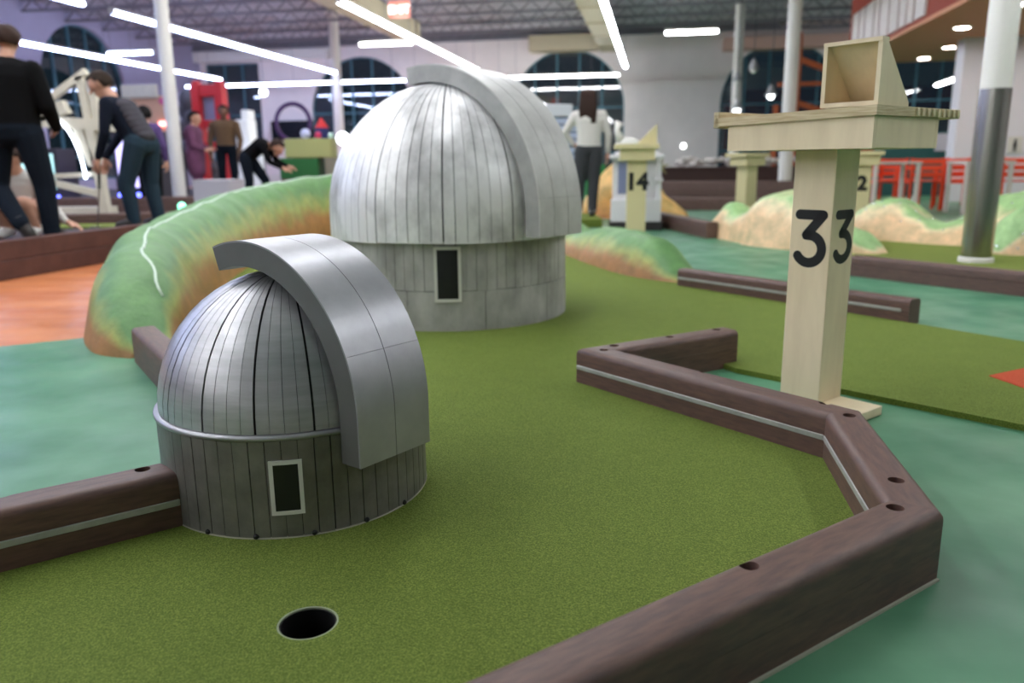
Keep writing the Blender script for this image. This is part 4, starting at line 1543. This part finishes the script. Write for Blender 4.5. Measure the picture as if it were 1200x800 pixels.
figure('child crouching in a pale shirt beside the man in black', (-4.24, 7.12, 0.2),
       (0, 0, 0.22), (0.0, -0.06, 0.46), (0.0, -0.10, 0.56), (-0.02, -0.14, 0.66), (-0.4, -1, -0.4), (1, 0.1, 0),
       [((0.14, -0.08, 0.50), (0.26, -0.14, 0.32), (0.42, -0.2, 0.14), (0.9, -0.1, -0.4), (0, -0.3, -1)), ((-0.14, -0.08, 0.50), (-0.22, -0.2, 0.34), (-0.12, -0.34, 0.26), (0.5, -1, 0), (0, 0, -1))],
       [((0.08, 0, 0.22), (0.12, -0.30, 0.30), (0.11, -0.14, 0.07), (0.12, -0.26, 0.035)), ((-0.08, 0, 0.22), (-0.12, -0.30, 0.30), (-0.11, -0.14, 0.07), (-0.12, -0.26, 0.035))],
       [M_skin, M_whitetop, M_skin], hair=M_hair_b, bulk=0.8, shoes=(M_shoe_w, M_shoe_w))

# ================================================================== BACKGROUND, PLATFORM SIDE
M_led_w = emission('led_white', (0.7, 0.82, 1.0, 1), 3.5)
M_led_b = emission('led_blue', (0.05, 0.08, 1.0, 1), 2.5)
M_led_v = emission('led_violet', (0.45, 0.40, 1.0, 1), 0.7)
M_led_t = emission('led_cyan', (0.25, 0.75, 0.8, 1), 0.4)
M_globe = emission('globe_glow', (0.92, 0.96, 1.0, 1), 2.5)
fr = thing('timber_ride_frame', 'cream timber frame with a glowing white arc beside the stooping man', 'timber frame', (-4.7, 9.0, 0.2))


def beam(p, q, w=0.09, d=0.09, nm='beam', m=M_offwhite):
    MB().bar(p, q, w, d, up=(0, 1, 0)).obj(nm, m, fr)


beam((0.20, 0, 0.0), (0.13, 0, 1.06), nm='post')
beam((0.02, 0.3, 0.0), (0.04, 0.3, 1.06), nm='post')
beam((-0.5, 0, 0.0), (-0.5, 0, 1.06), nm='post')
beam((-0.6, 0, 1.10), (0.42, 0, 1.03), 0.12, 0.10)
beam((-0.6, 0.3, 1.10), (0.42, 0.3, 1.03), 0.12, 0.10)
beam((-0.3, 0, 1.30), (0.16, 0, 1.60), 0.07, 0.07, 'brace')
beam((0.12, 0, 1.08), (0.08, 0, 1.55), 0.07, 0.07, 'brace')
beam((0.22, 0, 1.08), (0.20, 0, 1.5), 0.07, 0.07, 'brace')
beam((-0.4, 0, 1.14), (-0.1, 0, 1.24), 0.14, 0.10)
beam((-0.46, 0, 0.46), (0.16, 0, 0.30), 0.07, 0.07, 'brace')
beam((-0.46, 0, 0.50), (0.16, 0, 0.52), 0.05, 0.07, 'brace')
beam((-0.5, 0.1, 0.08), (0.2, 0.1, 0.08), 0.16, 0.3, 'sill')
beam((-0.02, 0, 1.04), (0.12, 0, 0.62), 0.09, 0.09, 'brace')
MB().tube([(-0.26 + 0.30 * math.sin(t), -0.06, 0.42 + 0.70 * math.cos(t)) for t in [0.1 + 1.4 * k / 14 for k in range(15)]], 0.014, 8).obj('light_arc', M_led_w, fr, smooth=True)

# arcade behind: lit cabinets with blue plinths
M_cab = mat('cabinet_dark', rgb(44, 38, 52), 0.6)
for i, (x, y, wd, h, m, lab) in enumerate([(-5.42, 11.8, 0.6, 0.95, M_led_v, 'arcade cabinet with violet glowing front behind the stooping man'),
                                           (-6.6, 11.2, 0.8, 0.7, M_led_t, 'arcade cabinet with cyan glowing front behind the timber frame')]):
    o = thing('arcade_cabinet', lab, 'arcade cabinet', (x, y, 0.2))
    MB().bbox(-wd / 2, wd / 2, 0, 0.5, 0.0, h + 0.15, 0.01).obj('cabinet_body', M_cab, o)
    MB().bbox(-wd / 2 + 0.05, wd / 2 - 0.05, -0.015, 0.0, 0.3, h + 0.08, 0.004).obj('lit_panel', m, o)
    MB().bbox(-wd / 2 + 0.02, wd / 2 - 0.02, -0.03, 0.0, 0.08, 0.22, 0.004).obj('blue_light_strip', M_led_b, o)

# red tower
tw = thing('bridge_tower', 'red model bridge tower with an open portal behind the brown coat', 'model tower', tuple(W(-9.6, 16.6, 0.2)), -TH)
M_red = mat('tower_red', rgb(206, 36, 44), 0.5)
for sx in (-0.27, 0.27):
    MB().bbox(sx - 0.1, sx + 0.1, -0.12, 0.12, 0, 2.3, 0.01).obj('tower_leg', M_red, tw)
for z, hh in ((0.9, 0.2), (1.4, 0.16), (2.05, 0.25)):
    MB().bbox(-0.17, 0.17, -0.1, 0.1, z, z + hh, 0.01).obj('cross_beam', M_red, tw)
for sx in (-0.27, 0.27):
    MB().bbox(sx - 0.07, sx + 0.07, -0.09, 0.09, 2.3, 2.38, 0.01).obj('tower_cap', M_red, tw)
MB().bbox(-0.17, 0.17, 0.02, 0.06, 1.56, 2.05, 0.002).obj('portal_panel', mat('portal_grey', rgb(140, 140, 170), 0.6), tw)

# white modelled shapes beside the tower
o = thing('skyline_model', 'white stepped tower model with added glow beside the red tower', 'model building', tuple(W(-8.75, 16.6, 0.2)), -TH)
M_glow = mat('white_model_emissive', rgb(240, 240, 240), 0.5, emit=((0.9, 0.95, 1, 1), 0.08))  # slight emission painted in to brighten white models that hold no lamp
MB().bbox(-0.2, 0.1, -0.2, 0.2, 0, 1.55, 0.02).obj('tower_block', M_glow, o)
MB().bbox(-0.12, 0.42, -0.28, -0.2, 0, 1.0, 0.02).obj('lower_block', M_glow, o)
MB().bbox(-0.06, 0.10, -0.16, 0.16, 1.55, 1.75, 0.02).obj('upper_block', M_glow, o)
o = thing('hoop_arch', 'purple ring standing behind the white tower model', 'ring', tuple(W(-8.35, 18.0, 0.2)), -TH)
MB().tube([(0.42 * math.cos(t), 0, 1.55 + 0.42 * math.sin(t)) for t in [2 * PI * k / 28 for k in range(29)]], 0.05, 8).obj('hoop', mat('hoop_purple', rgb(74, 40, 96), 0.5), o, smooth=True)
MB().bar((0, 0, 0), (0, 0, 1.12), 0.06, 0.06).obj('stand', M_cab, o)
o = thing('grey_statue', 'grey rocky model with a white ribbon beside the red tower', 'model', tuple(W(-10.6, 17.6, 0.2)), -TH)
mb = MB()
for k in range(9):
    mb.ell((rr.uniform(-.25, .35), rr.uniform(-.1, .1), 0.3 + 0.22 * k), (0.34 - 0.015 * k, 0.25, 0.3), 10, 7)
mb.obj('rock_body', mat('statue_grey', rgb(92, 90, 98), 0.8, var=0.4, vscale=5), o, smooth=True)
MB().tube([(0.1, -0.3, 1.0), (0.30, -0.3, 1.15), (0.34, -0.3, 1.4), (0.2, -0.3, 1.6), (0.26, -0.3, 1.85)], [0.05, 0.09, 0.11, 0.10, 0.05], 10).obj('white_ribbon', M_glow, o, smooth=True)
# grey box in front
o = thing('grey_crate', 'plain pale grey box in front of the purple and brown coats', 'box', (-3.5, 9.5, 0.2), -0.1)
MB().bbox(-0.23, 0.23, 0, 0.4, 0, 0.42, 0.01).obj('crate_body', mat('crate_grey', rgb(176, 174, 186), 0.6), o)
MB().bbox(-0.235, 0.235, -0.005, 0.405, 0.42, 0.435, 0.003).obj('lid', mat('crate_grey_lid', rgb(190, 188, 198), 0.6), o)
# green buoy light
o = thing('marker_light', 'small green glowing marker light beside the grey box', 'light', (-4.15, 10.2, 0.2))
MB().lathe([(0, 0), (0.05, 0), (0.05, 0.04), (0, 0.04)], 12).obj('marker_base', M_black, o)
MB().ell((0, 0, 0.09), (0.05, 0.05, 0.06)).obj('marker_dome', emission('green_glow', (0.1, 0.9, 0.45, 1), 1.5), o, smooth=True)
# coloured blocks
BX = [(-3.36, 0.62, 0.30, 0.27, rgb(92, 26, 42), 'maroon block under the green one'), (-2.80, 0.30, 0.30, 0.27, rgb(232, 130, 50), 'orange block beside the maroon one'), (-2.42, 0.44, 0.30, 0.27, rgb(150, 34, 60), 'crimson block under the navy one'),
      (-3.36, 0.62, 0.57, 0.33, rgb(34, 104, 50), 'green block on the maroon one'), (-2.80, 0.30, 0.57, 0.33, rgb(132, 128, 112), 'grey block beside the green one'), (-2.42, 0.44, 0.57, 0.33, rgb(24, 40, 84), 'navy block topping the crimson one'),
      (-3.20, 0.74, 0.90, 0.30, rgb(168, 172, 112), 'wide olive block on top of the green and grey ones')]
for x, wd, z, h, c, lab in BX:
    o = MB().bbox(x - wd / 2, x + wd / 2, 13.0, 13.45, z, z + h - 0.004, 0.012).obj('toy_block', mat('block_%d' % int(1000 * (c[0] + 2 * c[1] + 4 * c[2])), c, 0.6))
    tag(o, 'large foam ' + lab, 'block', 'coloured foam blocks')
o = MB().bbox(-3.75, -2.15, 12.95, 13.6, 0.2, 0.296, 0.008).obj('block_shelf', M_cab)
tag(o, 'low dark shelf carrying the coloured foam blocks', 'shelf')
o = MB().bbox(-2.66, -1.85, 12.95, 13.5, 0.90, 0.935, 0.006).obj('wood_plank', mat('wood_tan', rgb(176, 128, 92), 0.6))
tag(o, 'tan wooden plank lying on the navy block', 'plank')
for x, z, c, r, lab in ((-3.06, 1.26, rgb(220, 60, 110), 0.055, 'pink toy ball on the olive block'), (-2.86, 1.245, rgb(200, 235, 225), 0.045, 'pale toy ball on the olive block'), (-3.26, 1.28, rgb(200, 205, 240), 0.08, 'pale blue toy ball on the olive block')):
    o = MB().ell((x, 13.15, z - 0.005), (r, r, r)).obj('toy_ball', mat('ball_%d' % int(x * -100), c, 0.4), smooth=True)
    tag(o, lab, 'ball', 'toy balls on the blocks')
o = thing('toy_spire', 'red and navy toy spire standing on the olive block', 'toy', (-3.03, 13.3, 1.197))
MB().lathe([(0, 0), (0.1, 0), (0.1, 0.17), (0, 0.17)], 14).obj('spire_drum', mat('spire_navy', rgb(40, 44, 110), 0.5), o)
MB().lathe([(0.12, 0.17), (0.0, 0.34)], 14).obj('spire_roof', M_red, o)

# globe lights
for x, y, z, r, lab in ((-4.06, 20.0, 1.40, 0.155, 'large glowing white globe beside the far column'), (-7.38, 25.0, 2.92, 0.12, 'small glowing white globe hanging before the dark window')):
    o = thing('globe_light', lab, 'light', (x, y, z))
    MB().ell((0, 0, 0), (r, r, r), 20, 14).obj('globe', M_globe, o, smooth=True)
    if z > 2:
        MB().tube([(0, 0, r), (0, 0, CEIL - z - 0.05)], 0.01, 6).obj('cord', M_joist, o)
    else:
        MB().tube([(0, 0, -z + 0.2), (0, 0, -r)], [0.05, 0.03], 8).obj('stand', M_white, o)
o = thing('wall_light', 'small round white light low on the white wall pier', 'light', tuple(W(0.95, 30.97, 1.3)), -TH)
MB().ell((0, -0.08, 0), (0.085, 0.06, 0.085)).obj('glow_dome', M_globe, o, smooth=True)
MB().lathe([(0, 0), (0.16, 0), (0.16, 0.03), (0, 0.03)], 16).obj('back_plate', M_white, o).rotation_euler = (PI / 2, 0, 0)

# small white display with dark screen on the pier behind the blocks
o = thing('wall_display', 'dark display screen on the white pier above the coloured blocks', 'screen', tuple(W(-14.35, 30.9, 1.75)), -TH)
MB().bbox(-0.9, 0.9, -0.1, 0, 0, 0.75, 0.02).obj('screen_case', M_black, o)
MB().bbox(-0.85, 0.85, -0.105, -0.1, 0.05, 0.7, 0.002).obj('screen_face', mat('screen_dark', rgb(18, 22, 30), 0.2), o)

# EXIT sign
ex = thing('exit_sign', 'lit red EXIT sign hanging under the ceiling', 'exit sign', (-2.33, 18.2, 3.84), -TH)
MB().bbox(-0.235, 0.235, -0.03, 0.03, 0, 0.34, 0.01).obj('sign_case', mat('sign_case', rgb(206, 120, 104), 0.5, emit=((0.9, 0.35, 0.28, 1), 0.35)), ex)
M_exit = emission('exit_letters', (1.0, 0.75, 0.7, 1), 1.6)
cu = bpy.data.curves.new('exit_text', 'FONT')
cu.body = 'EXIT'
cu.size = 0.24
cu.align_x = 'CENTER'
cu.extrude = 0.003
tmp = bpy.data.objects.new('exit_text', cu)
COL.objects.link(tmp)
bpy.context.view_layer.update()
me = bpy.data.meshes.new_from_object(tmp.evaluated_get(bpy.context.evaluated_depsgraph_get()))
bpy.data.objects.remove(tmp)
me.materials.clear()
me.materials.append(M_exit)
o = bpy.data.objects.new('lettering', me)
COL.objects.link(o)
o.parent = ex
o.location = (0, -0.033, 0.085)
o.rotation_euler = (PI / 2, 0, 0)
for sx in (-0.15, 0.15):
    MB().tube([(sx, 0, 0.34), (sx, 0, CEIL - 3.84 - 0.05)], 0.008, 6).obj('hanger', M_joist, ex)

# ================================================================== BACKGROUND, MIDDLE AND FAR SIDE
# little colonial house and lectern 14
hs = thing('house_model', 'little white colonial house model behind lectern 14', 'model house', (1.53, 9.55, 0.0), -0.12)
M_house = mat('house_white', rgb(214, 212, 214), 0.6)
M_slate = mat('house_window', rgb(120, 128, 160), 0.4)
MB().bbox(-0.36, 0.26, -0.18, 0.3, 0.0, 0.10, 0.006).obj('plinth', mat('plinth_dark', rgb(44, 38, 40), 0.7), hs)
MB().bbox(-0.32, 0.22, -0.05, 0.28, 0.10, 0.82, 0.006).obj('house_wall', M_house, hs)
MB().bbox(-0.34, 0.24, -0.16, -0.05, 0.10, 0.36, 0.006).obj('porch', M_house, hs)
MB().bbox(-0.36, 0.26, -0.16, 0.3, 0.82, 0.87, 0.008).obj('eave', M_house, hs)
for x in (-0.02, 0.21):
    MB().lathe([(0, 0.36), (0.04, 0.36), (0.032, 0.40), (0.026, 0.78), (0.04, 0.82), (0, 0.82)], 12, (x, -0.12)).obj('porch_column', M_house, hs, smooth=True, sharp=40)
    MB().bbox(x - 0.045, x + 0.045, -0.165, -0.075, 0.56, 0.60, 0.004).obj('column_band', M_house, hs)
MB().bbox(-0.26, -0.09, -0.062, -0.05, 0.42, 0.78, 0.003).obj('house_window', M_slate, hs)
MB().bbox(-0.30, 0.20, -0.1, 0.26, 0.87, 0.90, 0.006).obj('roof', M_house, hs)


def text_mesh(body, size, m, parent, loc, rz, name='lettering', bold=0.0):
    cu = bpy.data.curves.new(name, 'FONT')
    cu.body = body
    cu.size = size
    cu.align_x = 'CENTER'
    cu.extrude = 0.001
    cu.offset = bold
    t_ = bpy.data.objects.new(name, cu)
    COL.objects.link(t_)
    bpy.context.view_layer.update()
    me_ = bpy.data.meshes.new_from_object(t_.evaluated_get(bpy.context.evaluated_depsgraph_get()))
    bpy.data.objects.remove(t_)
    me_.materials.clear()
    me_.materials.append(m)
    o_ = bpy.data.objects.new(name, me_)
    COL.objects.link(o_)
    o_.parent = parent
    o_.location = loc
    o_.rotation_euler = (PI / 2, 0, rz)
    return o_


M_ply2 = mat('lectern_olive_cream', rgb(206, 194, 148), 0.6)


def small_lectern(label, loc, rz, num, sc=1.0, wedge=True):
    o = thing('scoring_lectern', label, 'lectern', loc, rz)
    k = sc
    MB().bbox(-0.10 * k, 0.10 * k, -0.10 * k, 0.10 * k, 0, 0.03, 0.003).obj('foot_plate', M_ply2, o)
    p = MB().bbox(-0.10 * k, 0.10 * k, -0.10 * k, 0.10 * k, 0.03, 0.80 * k, 0.003).obj('post', M_ply2, o)
    MB().bbox(-0.18 * k, 0.18 * k, -0.16 * k, 0.16 * k, 0.80 * k, 0.92 * k, 0.003).obj('apron_panel', M_ply2, o)
    MB().bbox(-0.24 * k, 0.22 * k, -0.2 * k, 0.2 * k, 0.92 * k, 0.97 * k, 0.003).obj('top_board', M_ply2, o)
    if wedge:
        mb = MB()
        vs = [(x * k, y * k, z * k) for y in (-0.1, 0.1) for x, z in ((0.0, 0.97), (0.2, 0.97), (0.2, 1.17))]
        mb.add(vs, [(0, 1, 2), (5, 4, 3), (0, 3, 4, 1), (1, 4, 5, 2), (2, 5, 3, 0)])
        mb.obj('card_box', M_ply2, o)
    if num:
        text_mesh(num, 0.24 * k, M_ink, p, (0, -0.102 * k, 0.50 * k), 0, 'numeral', 0.012)
    return o


small_lectern('cream lectern numbered 14 in front of the little white house', (1.36, 8.75, 0.0), -0.1, '14')
small_lectern('cream lectern with a 2 beside the red chairs, half behind the 33 post', (3.98, 9.2, 0.0), -0.3, '2', 0.9, False)
small_lectern('small far lectern between the peach rocks and dark boards', (3.0, 10.3, 0.0), 0.5, '', 0.9, False)
o = thing('bird_figurine', 'white bird figurine on the little house roof', 'figurine', (1.38, 9.55, 0.93))
mb = MB()
mb.ell((0, 0, 0.03), (0.09, 0.05, 0.05))
mb.tube([(-0.05, 0, 0.05), (-0.08, 0, 0.13), (-0.06, 0, 0.18)], [0.035, 0.02, 0.03], 8)
mb.obj('bird_body', M_white, o, smooth=True)
MB().ell((0.09, 0, 0.02), (0.05, 0.02, 0.015)).obj('tail', M_white, o, smooth=True)
o.scale = (1.7, 1.7, 1.7)

# star ornament on a short stand by the white pier
o = thing('star_ornament', 'small golden star on a thin stand before the white pier', 'ornament', (2.45, 13.3, 0.2))
mb = MB()
for k in range(6):
    a = PI * 2 * k / 6 + 0.2
    mb.tube([(0, 0, 0.5), (0.16 * math.cos(a), 0, 0.5 + 0.16 * math.sin(a))], [0.03, 0.004], 6)
mb.obj('star', mat('star_gold', rgb(160, 150, 96), 0.5), o)
MB().tube([(0, 0, -0.2), (0, 0, 0.5)], 0.012, 6).obj('stand', M_offwhite, o)
# slatted pale display and box beside the woman
o = thing('slatted_stand', 'pale blue slatted stand behind the long-haired woman', 'stand', (0.78, 12.2, 0.0))
for k in range(9):
    MB().bbox(-0.36, 0.30, 0, 0.1, 0.5 + 0.105 * k, 0.58 + 0.105 * k, 0.004).obj('slat', mat('slat_blue', rgb(170, 182, 206), 0.5), o)
for x in (-0.34, 0.28):
    MB().bar((x, 0.12, 0), (x, 0.12, 1.45), 0.04, 0.04).obj('stand_leg', M_white, o)
MB().bbox(-0.36, 0.15, -0.02, 0.12, 1.45, 1.62, 0.006).obj('header_panel', mat('header_pale', rgb(196, 200, 206), 0.6), o)
o = MB().bbox(1.12, 1.4, 12.0, 12.4, 0.0, 0.75, 0.01).obj('green_panel', mat('panel_green', rgb(40, 130, 70), 0.6))
tag(o, 'green upright panel behind the long-haired woman', 'panel')
# dark draped counter with pale plants on it, against the white pier
o = thing('draped_counter', 'dark brown draped counter below the white wall pier', 'counter', tuple(W(1.4, 17.5)), -TH - 0.08)
MB().bbox(-1.3, 2.2, 0, 0.8, 0, 0.62, 0.02).obj('counter_body', mat('drape_brown', rgb(62, 38, 34), 0.8), o)
MB().bbox(-1.35, 2.25, -0.03, 0.83, 0.62, 0.65, 0.006).obj('counter_top', mat('drape_brown2', rgb(80, 52, 46), 0.7), o)
mb = MB()
for k in range(46):
    x, y = rr.uniform(-1.0, 1.6), rr.uniform(0.2, 0.6)
    mb.ell((x, y, 0.70 + rr.uniform(0, .12)), (0.09, 0.07, 0.06), 8, 5)
mb = mb.obj('pale_foliage', mat('foliage_pale', rgb(196, 190, 184), 0.8), None, smooth=True, kind='stuff')
mb.matrix_world = Matrix.Translation(W(1.4, 17.5)) @ Matrix.Rotation(-TH - 0.08, 4, 'Z')
tag(mb, 'heap of pale foliage lying on the dark draped counter', 'foliage')
mb['kind'] = 'stuff'

# orange steel bracing before the far windows
o = thing('steel_bracing', 'orange steel cross bracing behind the 33 lectern columns', 'bracing', W(3.2, 23.0), -TH)
M_osteel = mat('orange_steel', rgb(186, 92, 48), 0.6)
for p, q, wd in (((0.35, 0, 0), (0.35, 0, 4.0), 0.22), ((-0.1, 0.1, 0), (-0.1, 0.1, 2.2), 0.12), ((0.4, 0, 3.35), (2.6, 0, 2.45), 0.14), ((0.4, 0, 2.25), (2.6, 0, 1.5), 0.14), ((2.6, 0, 0), (2.6, 0, 4.0), 0.2)):
    MB().bar(p, q, wd, 0.12, up=(0, 1, 0)).obj('brace_member', M_osteel, o)
MB().bar((-0.1, 0, 2.72), (2.6, 0, 2.72), 0.1, 0.1, up=(0, 1, 0)).obj('brace_member', M_osteel, o)
o = MB().bbox(0, 2.2, 0, 0.2, 0, 1.25, 0.02).obj('low_partition', M_orange)
o.location = W(3.9, 21.0)
o.rotation_euler = (0, 0, -TH)
tag(o, 'low rust orange partition below the steel bracing', 'partition')
# pendant lamps
for i, (x, y, z, lit, lab) in enumerate(((6.0, 20.5, 2.95, False, 'grey conical pendant lamp, higher of the pair by the far window'), (5.75, 21.0, 2.72, False, 'grey conical pendant lamp, lower of the pair by the far window'),
                                        (5.5, 20.0, 1.98, True, 'lit pendant bulb above the lectern top, bluish white'), (6.3, 20.0, 2.3, True, 'lit warm pendant bulb beside the orange bracing'))):
    o = thing('pendant_lamp', lab, 'lamp', (x, y, z))
    MB().lathe([(0.02, 0.25), (0.05, 0.2), (0.14, 0.0), (0.13, 0.0), (0.04, 0.18)], 16).obj('lamp_shade', mat('shade_grey', rgb(150, 150, 152), 0.5), o, smooth=True)
    MB().tube([(0, 0, 0.24), (0, 0, CEIL - 0.05 - z)], 0.008, 6).obj('cord', M_black, o)
    MB().ell((0, 0, -0.02), (0.085, 0.085, 0.085), 12, 8).obj('bulb', M_globe if lit else M_white, o, smooth=True)

# white end walls and dark openings beyond the eating area
MB().box(5.29, 5.80, 16.0, 16.4, 0, 2.84, M=MW).obj('wall_pier', mat('white_cool', rgb(236, 234, 242), 0.6), kind='structure')
MB().box(6.14, 9.0, 16.0, 16.2, 0, 2.84, M=MW).obj('wall_restroom', MATS['white_cool'], kind='structure')
MB().bbox(-0.12, 0.12, -0.02, 0, 0, 0.28, 0.004).obj('sign_plate', M_white)
sp = bpy.data.objects['sign_plate']
sp.name = 'restroom_sign'
sp.location = W(6.28, 15.99, 0.86)
sp.rotation_euler = (0, 0, -TH)
tag(sp, 'small restroom sign plate on the white end wall', 'sign')
mb = MB()
mb.ell((0, -0.024, 0.215), (0.025, 0.004, 0.025), 10, 6)
mb.bbox(-0.03, 0.03, -0.026, -0.02, 0.09, 0.185, 0.002)
mb.bbox(-0.026, -0.004, -0.026, -0.02, 0.02, 0.09, 0.002)
mb.bbox(0.004, 0.026, -0.026, -0.02, 0.02, 0.09, 0.002)
mb.obj('pictogram', M_ink, sp)
o = MB().bbox(-0.18, 0.18, -0.03, 0, 0, 0.36, 0.006).obj('notice_board', mat('notice_white', rgb(214, 208, 222), 0.6))
o.location = W(5.93, 18.57, 0.92)
o.rotation_euler = (0, 0, -TH)
tag(o, 'pale square notice board below the lectern top', 'notice board')
MB().box(4.6, 8.75, 18.6, 18.75, 0, 1.32, M=MW).obj('wall_teal_partition', mat('partition_teal', rgb(40, 92, 92), 0.5), kind='structure')

# booth with a cream header beyond the stooping man
o = thing('game_booth', 'peach booth front with a cream header board behind the stooping man', 'booth', tuple(W(-11.25, 16.0, 0.2)), -TH)
MB().bbox(0, 0.85, -0.06, 0, 2.0, 2.28, 0.02).obj('header_board', M_offwhite, o)
MB().bbox(0.02, 1.02, 0, 0.08, 0.9, 2.05, 0.01).obj('front_panel', mat('booth_peach', rgb(214, 168, 140), 0.7), o)
MB().bbox(0.02, 1.02, 0, 0.5, 0, 0.9, 0.01).obj('counter', M_cab, o)
MB().bbox(0.80, 0.98, -0.05, 0, 1.42, 1.52, 0.01).obj('red_light', emission('red_glow', (1.0, 0.25, 0.2, 1), 2.0), o)
MB().bbox(0.86, 0.98, -0.04, 0, 1.88, 2.0, 0.01).obj('pink_tag', mat('tag_pink', rgb(220, 90, 150), 0.6), o)

# ------------------------------------------------------------------ eating area: red chairs, pale tables
M_chair = mat('chair_red', rgb(236, 74, 36), 0.45)
M_table = mat('table_pale', rgb(216, 204, 196), 0.5)


def make_chair():
    o = thing('slatted_chair', 'x', 'chair', (0, 0, 0), 0, 'red slatted chairs')
    for k in range(4):
        MB().bbox(-0.22, 0.22, -0.2 + k * 0.108, -0.11 + k * 0.108, 0.43, 0.45, 0.004).obj('seat_slat', M_chair, o)
    for k in range(3):
        MB().bbox(-0.22, 0.22, 0.215, 0.235, 0.50 + k * 0.10, 0.575 + k * 0.10, 0.004).obj('back_slat', M_chair, o)
    for sx in (-1, 1):
        MB().bar((sx * 0.22, -0.2, 0), (sx * 0.22, -0.2, 0.62), 0.035, 0.035).obj('leg', M_chair, o)
        MB().bar((sx * 0.22, 0.25, 0), (sx * 0.22, 0.225, 0.785), 0.035, 0.035).obj('leg', M_chair, o)
        MB().bbox(sx * 0.22 - 0.025, sx * 0.22 + 0.025, -0.22, 0.25, 0.62, 0.645, 0.004).obj('armrest', M_chair, o)
        MB().bar((sx * 0.22, -0.2, 0.42), (sx * 0.22, 0.24, 0.42), 0.03, 0.03).obj('seat_rail', M_chair, o)
    return o


ch = make_chair()
SPOTS = [(5.85, 12.9, 0.2, 'red slatted chair at the row end beside lectern 2'), (6.45, 12.7, 2.9, 'red slatted chair second along from lectern 2'), (6.62, 13.75, 0.1, 'red slatted chair in the back row behind the pale table'),
         (7.0, 12.4, 0.3, 'red slatted chair in the middle, between the two pale tables'), (7.35, 13.4, 3.0, 'red slatted chair farther back beyond the second pale table'), (7.6, 12.2, 2.8, 'red slatted chair next to the steel-sleeved column'),
         (8.55, 12.0, 0.2, 'red slatted chair just past the steel-sleeved column'), (9.1, 12.6, 3.1, 'red slatted chair far along beyond the column'), (9.5, 11.7, 0.2, 'red slatted chair at the far edge of the seating')]
for i, (x, y, rz, lab) in enumerate(SPOTS):
    if i == 0:
        ch.location, ch.rotation_euler, ch['label'] = (x, y, 0), (0, 0, rz), lab
    else:
        dup(ch, (x, y, 0), rz, lab)


def make_table():
    o = thing('cafe_table', 'x', 'table', (0, 0, 0), 0, 'pale cafe tables')
    MB().bbox(-0.33, 0.33, -0.33, 0.33, 0.71, 0.74, 0.004).obj('tabletop', M_table, o)
    for sx in (-1, 1):
        for sy in (-1, 1):
            MB().bar((sx * 0.29, sy * 0.29, 0), (sx * 0.29, sy * 0.29, 0.71), 0.05, 0.05).obj('leg', M_table, o)
    return o


tb = make_table()
for i, (x, y, rz, lab) in enumerate([(5.55, 11.9, -0.1, 'pale cafe table nearest lectern 2'), (6.75, 11.7, -0.1, 'pale cafe table in the middle of the red chairs'), (8.35, 11.2, -0.1, 'pale cafe table beyond the steel-sleeved column')]):
    if i == 0:
        tb.location, tb.rotation_euler, tb['label'] = (x, y, 0), (0, 0, rz), lab
    else:
        dup(tb, (x, y, 0), rz, lab)

# names of untouched empties without a part are not left behind
bpy.context.view_layer.update()
